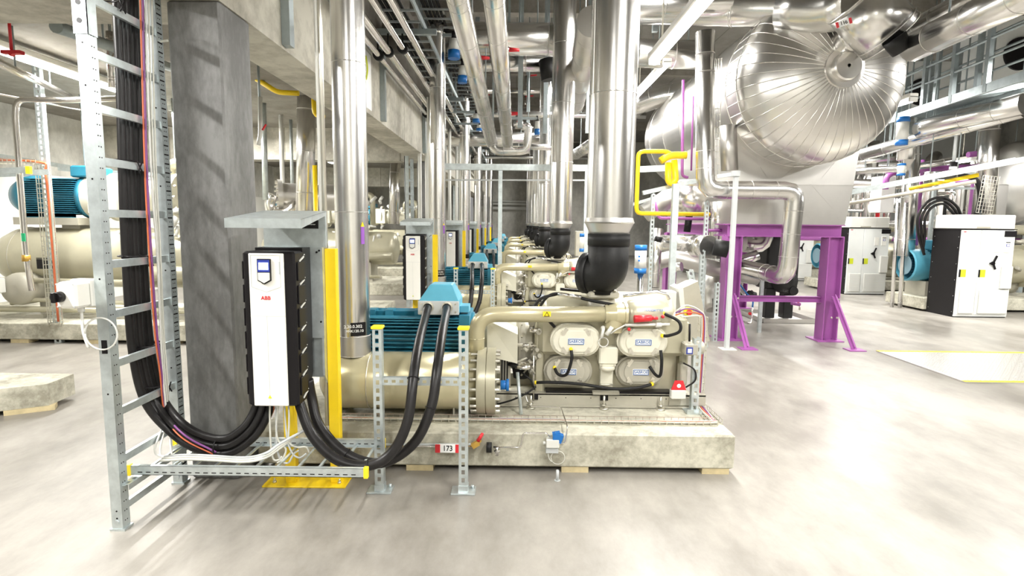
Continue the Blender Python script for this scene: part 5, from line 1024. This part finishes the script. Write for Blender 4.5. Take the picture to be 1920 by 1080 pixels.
# cable risers by the far pillars, second/third ladders
for k, y in enumerate((11.0, 19.4)):
    D = thing('cable_riser', ['second cable ladder, standing by the second pillar', 'third cable ladder, standing by the third pillar'][k], 'cable ladder', (-2.1, y, 0), 'far cable risers')
    for q in (0, .54): MB().box(-2.13, -2.07, y+q, y+q+.06, 0, 3.5).build('side_rail', GALV, D)
    mb = MB(); [mb.box(-2.1, -2.08, y+.06, y+.54, .12+j*.26, .16+j*.26) for j in range(13)]; mb.build('rung', GALV, D)
    mb = MB(); [mb.pipe([(-2.15, y+.15+j*.06, .4), (-2.15, y+.15+j*.06, 3.5)], .025, 8) for j in range(4)]; mb.build('cables', CABM, D, kind='stuff')
for i, (x, Y) in enumerate(((787, 10.6), (800, 11.0), (843, 12.6), (856, 14), (880, 17))):
    a = at(x, 300, Y); solo(MB().pipe([(a.x, Y, .9), (a.x, Y, 3.7)], .035, 8), 'vertical_tube', LGREY, ['left', 'right', 'third', 'fourth', 'farthest'][i]+' thin pale tube standing by the far left risers', 'pipe', 'thin tubes by the far left risers', (a.x, Y, .9))
# blue actuators overhead
for i, (x, y, w, h, Y, lab) in enumerate(((851, 92, 22, 34, 8.4, 'largest overhead actuator with blue ends, left of the long pipes'), (867, 140, 17, 30, 9.2, 'second overhead actuator with blue ends, below the largest'), (893, 222, 14, 16, 11, 'third overhead actuator, small and blue'), (899, 240, 12, 10, 11.5, 'lowest tiny blue overhead actuator'), (1007, 240, 10, 24, 9.6, 'blue overhead actuator left of the second riser'))):
    c = at(x, y, Y); D = thing('overhead_actuator', lab, 'actuator', c, 'overhead blue actuators'); pw = w*Y/1053/2; ph = h*Y/1053
    MB().cyl(c-V3((0, 0, ph*.1)), c+V3((0, 0, ph*.5)), pw*.9, pw*.75, 20).build('body', LGREY, D); MB().cyl(c-V3((0, 0, ph*.5)), c-V3((0, 0, ph*.08)), pw, n=20).build('blue_cap', ACTB, D)
    MB().cyl(c+V3((0, 0, ph*.5)), c+V3((0, 0, ph*.9)), pw*.4, n=12).build('black_switch', BLACK, D); MB().bar(c+V3((0, 0, ph*.7)), c+V3((-.5, 0, ph*.7)), .04, .04).bar(c+V3((-.48, 0, ph*.7)), V3((c.x-.48, c.y, 6.1)), .04, .04).build('mounting_arm', GALVD, D)
for i, (a, b, Y, lab) in enumerate((((953, 93), (974, 94), 8.3, 'red tapered handle right of the right overhead pipe'), ((898, 108), (918, 109), 8.6, 'purple and red handle between the two overhead pipes'), ((958, 213), (980, 213), 10, 'red lever on the small valve above the pipe bend'))):
    D = thing('lever_valve', lab, 'valve', at(*a, Y), 'red overhead handles'); MB().cyl(at(*a, Y), at(*b, Y), .035, .02, 12).build('handle', RED, D); c = at(*a, Y); MB().cyl(c-V3((.12, 0, 0)), c+V3((.01, 0, 0)), .04, n=12).cyl(c-V3((.1, 0, 0)), V3((c.x-.1, Y, 6.1)), .012, n=6).build('body', STEEL, D)
D = thing('overhead_valve', 'small shiny valve above the bent overhead pipe', 'valve', at(973, 226, 10.2)); MB().cyl(at(972, 238, 10.2), at(972, 214, 10.2), .05, n=14).sphere(at(972, 232, 10.2), .09, 12).build('body', STEEL, D)
random.seed(11)
WPOS = ['upper left', 'upper right', 'middle left', 'middle right', 'lower left', 'lower right', 'farthest left', 'farthest right']
for i in range(8):
    x = 885+(i % 2)*100+random.uniform(-18, 18); y = 170+(i//2)*34; Y = 13+i*1.3
    D = thing('valve_station', WPOS[i]+' of the small valve stations among the far overhead pipes', 'valve', at(x, y, Y), 'far overhead valve stations')
    c = at(x, y, Y); MB().cyl(c, V3((c.x, Y, 6.1)), .015, n=6).build('hanger_rod', GALVD, D); MB().pipe([c-V3((.5, 0, 0)), c+V3((.5, 0, 0))], .07, 12).sphere(c, .12, 10).build('body', STEEL, D); MB().cyl(c, c+V3((0, 0, .35)), .04, n=10).build('spindle', STEEL, D); MB().bar(c+V3((0, 0, .35)), c+V3((.25, 0, .37)), .04, .03).build('lever', RED, D)
for i in range(6):
    Y = 12.5+i*2.6; x = -1.6+random.random()*.2; z = 4.0+(i % 3)*.55
    clad([(x, Y, z), (2.8, Y, z)], .06+.05*(i % 3), 'cross_pipe', ['first', 'second', 'third', 'fourth', 'fifth', 'sixth'][i]+' level pipe crossing far back over the corridor, counted from the front', group='far cross pipes', nb=1.5)
# lamps: fixture with lit tube, the added ones included
LN = ['large bright tube lamp at the top, right of the front riser', 'tube lamp under the low ceiling behind the near ladder', 'small tube lamp at the right edge of the vessel', None, None, None, 'added hidden tube lamp high over the corridor, nearest', 'added hidden tube lamp high over the corridor, second', 'added hidden tube lamp high over the corridor, third', 'added hidden tube lamp high over the corridor, farthest', 'second tube lamp in the low left bay', 'third tube lamp in the low left bay', 'tube lamp far right of the vessel', 'tube lamp above the nearest cabinet', 'tube lamp above the rear of the vessel', 'tube lamp above the farthest cabinets', None, None, None, 'added tube lamp between the vessel and the second cabinet', 'added tube lamp just beyond the right picture edge, in front of the cabinets']
for i, (x, y, z, L) in enumerate(LAMPS):
    D = thing('tube_lamp', LN[i] or {3: 'tube lamp straight above the viewpoint, over its right shoulder', 4: 'tube lamp in front of the near ladder, left of the view', 5: 'tube lamp above the open floor on the right', 16: 'tube lamp behind the viewpoint on the left', 17: 'tube lamp behind the viewpoint on the right', 18: 'tube lamp far to the right, near the front of the hall'}[i], 'lamp', (x, y, z), 'tube lamps')
    MB().bbox(x-.07, x+.07, y-L/2, y+L/2, z+.03, z+.10, .01).build('housing', WHITE, D)
    MB().cyl((x, y-L/2+.04, z), (x, y+L/2-.04, z), .035, n=14).build('lit_tube', TUBE, D)
    for s_ in (-1, 1): MB().box(x-.06, x+.06, y+s_*(L/2-.02)-.02, y+s_*(L/2-.02)+.02, z-.03, z+.05).build('end_piece', LGREY, D)
    zc = 3.58 if x < -2.2 else 6.1
    for s_ in (-1, 1): MB().cyl((x, y+s_*L*.35, z+.1), (x, y+s_*L*.35, zc), .008, n=6).build('hanging_rod', ZINC, D)
# ---------------------------------------------------------------- left bay
solo(MB().bbox(-8.5, -3.25, 7.33, 9.3, .05, .27, .01), 'concrete_plinth', PLINM, 'long low concrete plinth behind the near ladder', 'plinth', None, (-6, 8, .05))
for i, x in enumerate((-6.6, -5.6, -4.6, -3.6)): solo(MB().box(x-.12, x+.12, 7.34, 7.5, 0, .051), 'wooden_block', WOOD, ['far left', 'left', 'right', 'far right'][i]+' pine block under the plinth behind the near ladder', 'block', 'blocks under the left plinth', (x, 7.4, 0))
a = atz(97, 770, .04); mb = MB(); poly_ = [(-4.05, 5.03), (-4.02, 4.70), (-6.2, 3.40), (-6.4, 5.05)]
mb.loft([[(x, y, .045) for x, y in poly_], [(x, y, .235) for x, y in poly_]], True, False); solo(mb, 'concrete_slab', PLINM, 'loose concrete slab cut by the left picture edge', 'slab', None, (-5, 4.4, .045))
solo(MB().obox((-4.16, 4.68, .022), (.86, .51, 0), (-.51, .86, 0), (0, 0, 1), .34, .12, .043), 'wooden_block', WOOD, 'pine block under the loose slab at the left edge', 'block', None, (-4.16, 4.68, 0))
def leftset(lab, X, Y, z0, s=1.0):
    D = thing('screw_compressor_set', lab, 'compressor', (X, Y, z0), 'screw compressor sets in the left bay')
    def q(x, y, z): return (X+x*s, Y+y*s, z0+z*s)
    t = MB().lathe(q(-1.9, 0, .80), (1, 0, 0), [(0, .03), (.05*s, .2*s), (.15*s, .33*s), (.3*s, .40*s), (.42*s, .42*s), (3.3*s, .42*s), (3.4*s, .38*s), (3.46*s, .2*s)], 44).build('oil_vessel', BEIGE, D)
    mb = MB(); mb.torus(q(-1.48, 0, .80), (1, 0, 0), .422*s, .006, 44, 5); mb.torus(q(.2, 0, .80), (1, 0, 0), .422*s, .006, 44, 5); mb.split('weld_band', GREYB, t)
    MB().obox(q(-.95, -.415, .74), (1, 0, 0), (0, 1, 0), (0, 0, 1), .26*s, .01, .15*s).build('black_label', BLACK, t)
    for x in (-1.1, .9): MB().box(X+(x-.04)*s, X+(x+.04)*s, Y-.35*s, Y+.35*s, z0, z0+.46*s).box(X+(x-.12)*s, X+(x+.12)*s, Y-.5*s, Y+.5*s, z0, z0+.05).build('saddle', GREYB, D)
    m_ = MB().lathe(q(-1.72, .1, 1.66), (1, 0, 0), [(0, .06), (.05*s, .2*s), (.18*s, .28*s), (.32*s, .30*s), (.33*s, .26*s), (1.05*s, .26*s), (1.05*s, .31*s), (1.12*s, .31*s)], 36).build('motor', BLUE, D)
    mb = MB()
    for k in range(17): z = 1.42+k*.029; mb.box(X-1.38*s, X-.68*s, Y+(.1-.31)*s, Y+.1*s, z0+z*s, z0+(z+.009)*s)
    for k in range(4): mb.box(X-1.36*s, X-.7*s, Y-.25*s, Y-.15*s, z0+1.36*s+k*.01, z0+1.4*s+k*.01)
    mb.build('cooling_fins', BLUE, m_); MB().bbox(X-.75*s, X-.45*s, Y-.15*s, Y+.3*s, z0+1.92*s, z0+2.08*s, .02).build('terminal_box', BLUE, m_)
    MB().box(X-1.5*s, X-.6*s, Y-.25*s, Y+.3*s, z0+1.26*s, z0+1.36*s).box(X-.95*s, X-.7*s, Y-.1*s, Y+.2*s, z0+1.18*s, z0+1.27*s).build('motor_foot', GREYB, D)
    c = MB().lathe(q(-.6, .1, 1.66), (1, 0, 0), [(0, .31*s), (.12*s, .32*s), (.3*s, .24*s), (.32*s, .34*s), (.38*s, .34*s), (.38*s, .22*s), (1.2*s, .26*s), (1.2*s, .34*s), (1.28*s, .34*s), (1.3*s, .1*s)], 32, hard=True).build('screw_compressor', CREAM, D)
    mb = MB(); mb.bolts(q(-.2, .1, 1.66), (-1, 0, 0), .3*s, .02*s, .03, 12); mb.bolts(q(.70, .1, 1.66), (1, 0, 0), .3*s, .02*s, .03, 12); mb.build('bolt', ZINC, c, kind='stuff')
    MB().bbox(X-.5*s, X-.1*s, Y-.2*s, Y-.1*s, z0+1.42*s, z0+1.9*s, .01).build('coupling_cover', CREAM, D)
    mb = MB(); mb.pipe([q(.5, .1, 1.9), q(.5, .1, 2.15), q(.9, .1, 2.15), q(.9, .1, 1.4)], .07*s, 16, .12); mb.pipe([q(-1.9, -.5, .5), q(-1.9, -.5, .12), q(1.2, -.5, .12)], .04*s, 12, .1); mb.pipe([q(-1.6, -.5, .52), q(.2, -.5, .5), q(.4, -.5, .75)], .035*s, 12, .1)
    mb.pipe([q(-1.4, -.5, .2), q(-1.1, -.5, .25), q(.3, -.5, .22)], .03*s, 10, .1); mb.pipe([q(.2, -.45, .62), q(1.5, -.45, .62)], .10*s, 16); mb.build('pipework', BEIGE, D)
    MB().lathe(q(-1.25, -.62, .40), (0, 1, 0), [(0, .06*s), (.03*s, .20*s), (.1*s, .22*s), (.3*s, .22*s)], 26).build('oil_pump', GREYB, D); MB().bbox(X-1.5*s, X-1.34*s, Y-.75*s, Y-.62*s, z0+.36*s, z0+.56*s, .01).build('pump_box', LGREY, D)
    mb = MB()
    for j in range(26): x = .0+random.random()*1.3; z = 1.1+random.random()*1.0; r = random.uniform(.02, .06)*s; mb.cyl(q(x, -.3, z), q(x+random.uniform(-.15, .15), -.36, z+random.uniform(-.15, .15)), r, n=10)
    mb.split('fitting', LGREY, D)
    return D
L1 = leftset('nearest screw compressor set with blue motor, behind the near ladder', -5.58, 8.25, .27, 1.03)
L2 = leftset('second screw compressor set of the left bay, seen right of the pillar', -4.3, 13.6, .27, .95)
dup(L2, (.3, 4.4, 0), 'third screw compressor set of the left bay, farther back'); dup(L2, (-2.0, 6.9, 0), 'screw compressor set at the rear left corner'); solo(MB().bbox(-8.4, -4.6, 19.7, 21.4, 0, .27, .01), 'concrete_plinth', PLINM, 'concrete plinth at the rear left corner', 'plinth', None, (-6, 20.5, 0))
for i, (x, y) in enumerate(((-4.2, 13.6), (-3.9, 18.0), (-3.4, 10.6))): solo(MB().bbox(x-2.2, x+1.7, y-.9, y+.9, 0, .27, .01), 'concrete_plinth', PLINM, ['concrete plinth under the second screw compressor set', 'concrete plinth under the third screw compressor set', 'empty concrete plinth between first and second screw compressor sets'][i], 'plinth', 'plinths of the left bay', (x, y, .05)) if i < 2 else solo(MB().bbox(-3.0, -2.2, 9.4, 10.3, 0, .22, .01), 'concrete_slab', PLINM, 'low loose concrete slab seen right of the front riser', 'slab', None, (-2.6, 9.8, .05))
# flanged heat exchanger ends seen past the pillar
D = thing('heat_exchanger', 'shiny heat exchanger with bolted flange, right of the pillar top', 'heat exchanger', at(530, 370, 11)); c = at(520, 368, 10.2); MB().box(c.x+.5, c.x+.6, 10.5, 10.7, 0, c.z-.2).build('leg', GREYB, D)
MB().lathe(c, (1, .5, 0), [(0, .30), (.08, .30), (.08, .24), (1.4, .24), (1.4, .3), (1.5, .3)], 34, hard=True).build('shell', ALUD, D); mb = MB(); mb.bolts(c, (-1, -.5, 0), .26, .02, .03, 16); mb.build('bolt', ZINC, D, kind='stuff')
MB().pipe([at(512, 365, 10), at(505, 380, 10), at(510, 400, 10), at(540, 402, 10), at(560, 380, 10)], .09, 16, .12).build('connecting_pipe', STEEL, D)
clad([at(575, 165, 9.0), at(572, 400, 9.0)], .14, 'upright_pipe', 'upright shiny pipe between the pillar and the front riser', nb=1.3)
clad([at(742, 300, 13), at(738, 420, 13)], .12, 'upright_pipe', 'upright shiny pipe between the first two risers of the left row', nb=1.3)
for (l, Y, lab) in (([(481, 148), (520, 173), (560, 175)], 8, 'yellow pipe at the low ceiling right of the pillar'), ([(590, 310), (597, 610)], 8.8, 'upright yellow pipe left of the front riser'), ([(588, 180), (590, 215), (608, 220)], 8, 'short yellow pipe under the concrete beam')):
    clad([at(x, y, Y) for x, y in l], .035, 'yellow_pipe', lab, mt=YEL, nb=9, n=12)
clad([at(488, 182, 6.5), at(488, 255, 6.5), at(484, 272, 6.5)], .022, 'thin_pipe', 'thin pipe with red tap at the right side of the pillar', mt=LGREY, nb=9, n=10)
solo(MB().bar(at(492, 244, 6.45), at(499, 233, 6.45), .025, .012), 'ball_tap', RED, 'red tap lever right of the pillar', 'lever', None, at(492, 244, 6.45))
for i, (x, y0_, y1_, Y, mt, r) in enumerate(((530, 308, 350, 10.5, LGREY, .04), (498, 305, 375, 9.5, GALV, .045), (548, 312, 350, 11, GALV, .03), (600, 310, 390, 11, LGREY, .03))):
    solo(MB().cyl(at(x, y1_, Y), V3((at(x, y0_, Y).x, Y, 3.58)), r, n=10), 'drop_tube', mt, ['white', 'slotted looking', 'thin grey', 'rightmost pale'][i]+' short tube hanging under the far lateral beam', 'pipe', 'drop tubes under the beam', at(x, y1_, Y))
# left foreground-left pipes
clad([at(27, 500, 6.9), at(60, 470, 6.9), at(50, 440, 6.9)], .001, 'tiny', 'x', nb=99) if False else None
o = clad([at(60, 545, 7.0), at(48, 470, 7.0), at(28, 215, 7.0), at(32, 186, 7.0), at(130, 188, 7.1), at(225, 185, 7.4)], .035, 'vent_pipe', 'upright vent pipe in front of the left blue motor', bend=.12, nb=9, mt=STEEL, n=14)
g_ = at(44, 445, 6.96); MB().obox(g_, (1, 0, 0), (0, 1, 0), (0, 0, 1), .045, .01, .10).build('green_sticker', GREEN, o); g_ = at(49, 484, 7); MB().cyl(g_-V3((0, 0, .04)), g_+V3((0, 0, .04)), .045, n=14).build('brass_joint', BRASS, o)
D = thing('cable_post', 'tall slotted post carrying an upright wire basket at the left', 'post', at(112, 640, 7.2)); pb = atz(112, 642)
MB().strut((pb.x, pb.y, 0), (pb.x, pb.y, 3.58), .09, .06, (1, 0, 0), (0, -1, 0), .07, .04).build('post', GALV, D)
mb = MB(); basket(mb, V3((pb.x+.03, pb.y-.06, .25)), V3((pb.x+.03, pb.y-.06, 2.35)), .16, .04, (0, -1, 0), .06, 4, .004); mb.build('wire_basket', ZINC, D)
MB().cable([V3((pb.x+.08, pb.y-.09, .3)), V3((pb.x+.08, pb.y-.09, 1.4)), V3((pb.x+.07, pb.y-.09, 2.2)), V3((pb.x-.05, pb.y-.09, 2.38)), V3((pb.x-1.4, pb.y-.09, 2.40))], .014).build('orange_cable', ORAN, D)
mb = MB(); basket(mb, V3((pb.x-1.5, pb.y-.05, 2.36)), V3((pb.x, pb.y-.05, 2.36)), .2, .04, (0, 0, 1), .06, 4, .004); mb.build('top_basket', ZINC, D)
D = thing('cable_tray', 'level cable tray with yellow end cap above the left blue motor', 'cable tray', at(20, 320, 6.9))
for dz, dy in ((0, 0), (0, .3)): MB().bar(at(-60, 324, 6.9)+V3((0, dy, 0)), at(54, 318, 6.9)+V3((0, dy, 0)), .02, .07).build('side_rail', GALV, D)
MB().obox(at(54, 319, 6.9), (1, 0, 0), (0, 1, 0), (0, 0, 1), .05, .04, .09).build('end_cap', YELC, D)
for i, (a, b, Y, r, lab) in enumerate((((0, 292), (160, 318), 9.5, .06, 'upper level tray edge behind the left slotted post'), ((120, 318), (330, 330), 9.2, .05, 'long level tray edge behind the near ladder'), ((330, 340), (160, 320), 9, .04, 'lower level tray edge behind the near ladder'))):
    solo(MB().bar(at(*a, Y), at(*b, Y), .25, r).cyl(at(*b, Y), V3((at(*b, Y).x, Y, 3.58)), .012, n=6), 'tray_rail', GALV, lab, 'rail', 'tray edges in the left bay', at(*a, Y))
clad([at(-40, 100, 5), at(130, 180, 8)], .04, 'ceiling_pipe', 'shiny pipe under the low ceiling at the upper left', nb=9, mt=STEEL, n=12)
clad([at(105, 50, 4.6), at(330, 130, 7)], .05, 'ceiling_pipe', 'dull pipe under the low ceiling behind the near ladder top', nb=9, mt=GALVD, n=12)
clad([at(-30, 170, 7.5), at(330, 240, 11)], .02, 'ceiling_pipe', 'very thin shiny pipe under the low ceiling at the left', nb=9, mt=STEEL, n=8)
for i, (x, y) in enumerate(((252, 73), (252, 98))): solo(MB().sphere(at(x, y, 5.0), .045, 10).cyl(at(x, y, 5.0), V3((at(x, y, 5.0).x, 5.0, 3.58)), .008, n=6), 'pipe_clamp', RUB, ['upper', 'lower'][i]+' round black clamp behind the near black cables', 'clamp', 'black clamps', at(x, y, 5.0))
clad([at(207, 60, 5.5), at(212, 165, 5.5)], .04, 'valve_pipe', 'upright pipe with fittings behind the near black cables', nb=.12, mt=STEEL, n=14)
solo(MB().bar(at(171, 112, 5.4), at(170, 130, 5.4), .03, .015).cyl(at(171, 112, 5.4), V3((at(171, 112, 5.4).x, 5.4, 3.58)), .012, n=6), 'ball_tap', RED, 'red tap lever seen through the near ladder', 'lever', None, at(171, 112, 5.4))
solo(MB().cyl(at(22, 98, 5), V3((at(22, 98, 5).x, 5, 3.58)), .012, n=6).bar(at(5, 98, 5), at(42, 99, 5), .05, .03).bar(at(20, 98, 5), at(24, 104, 5), .04, .03), 'ball_tap', RED, 'red tap handle at the upper left picture edge', 'lever', None, at(5, 98, 5))
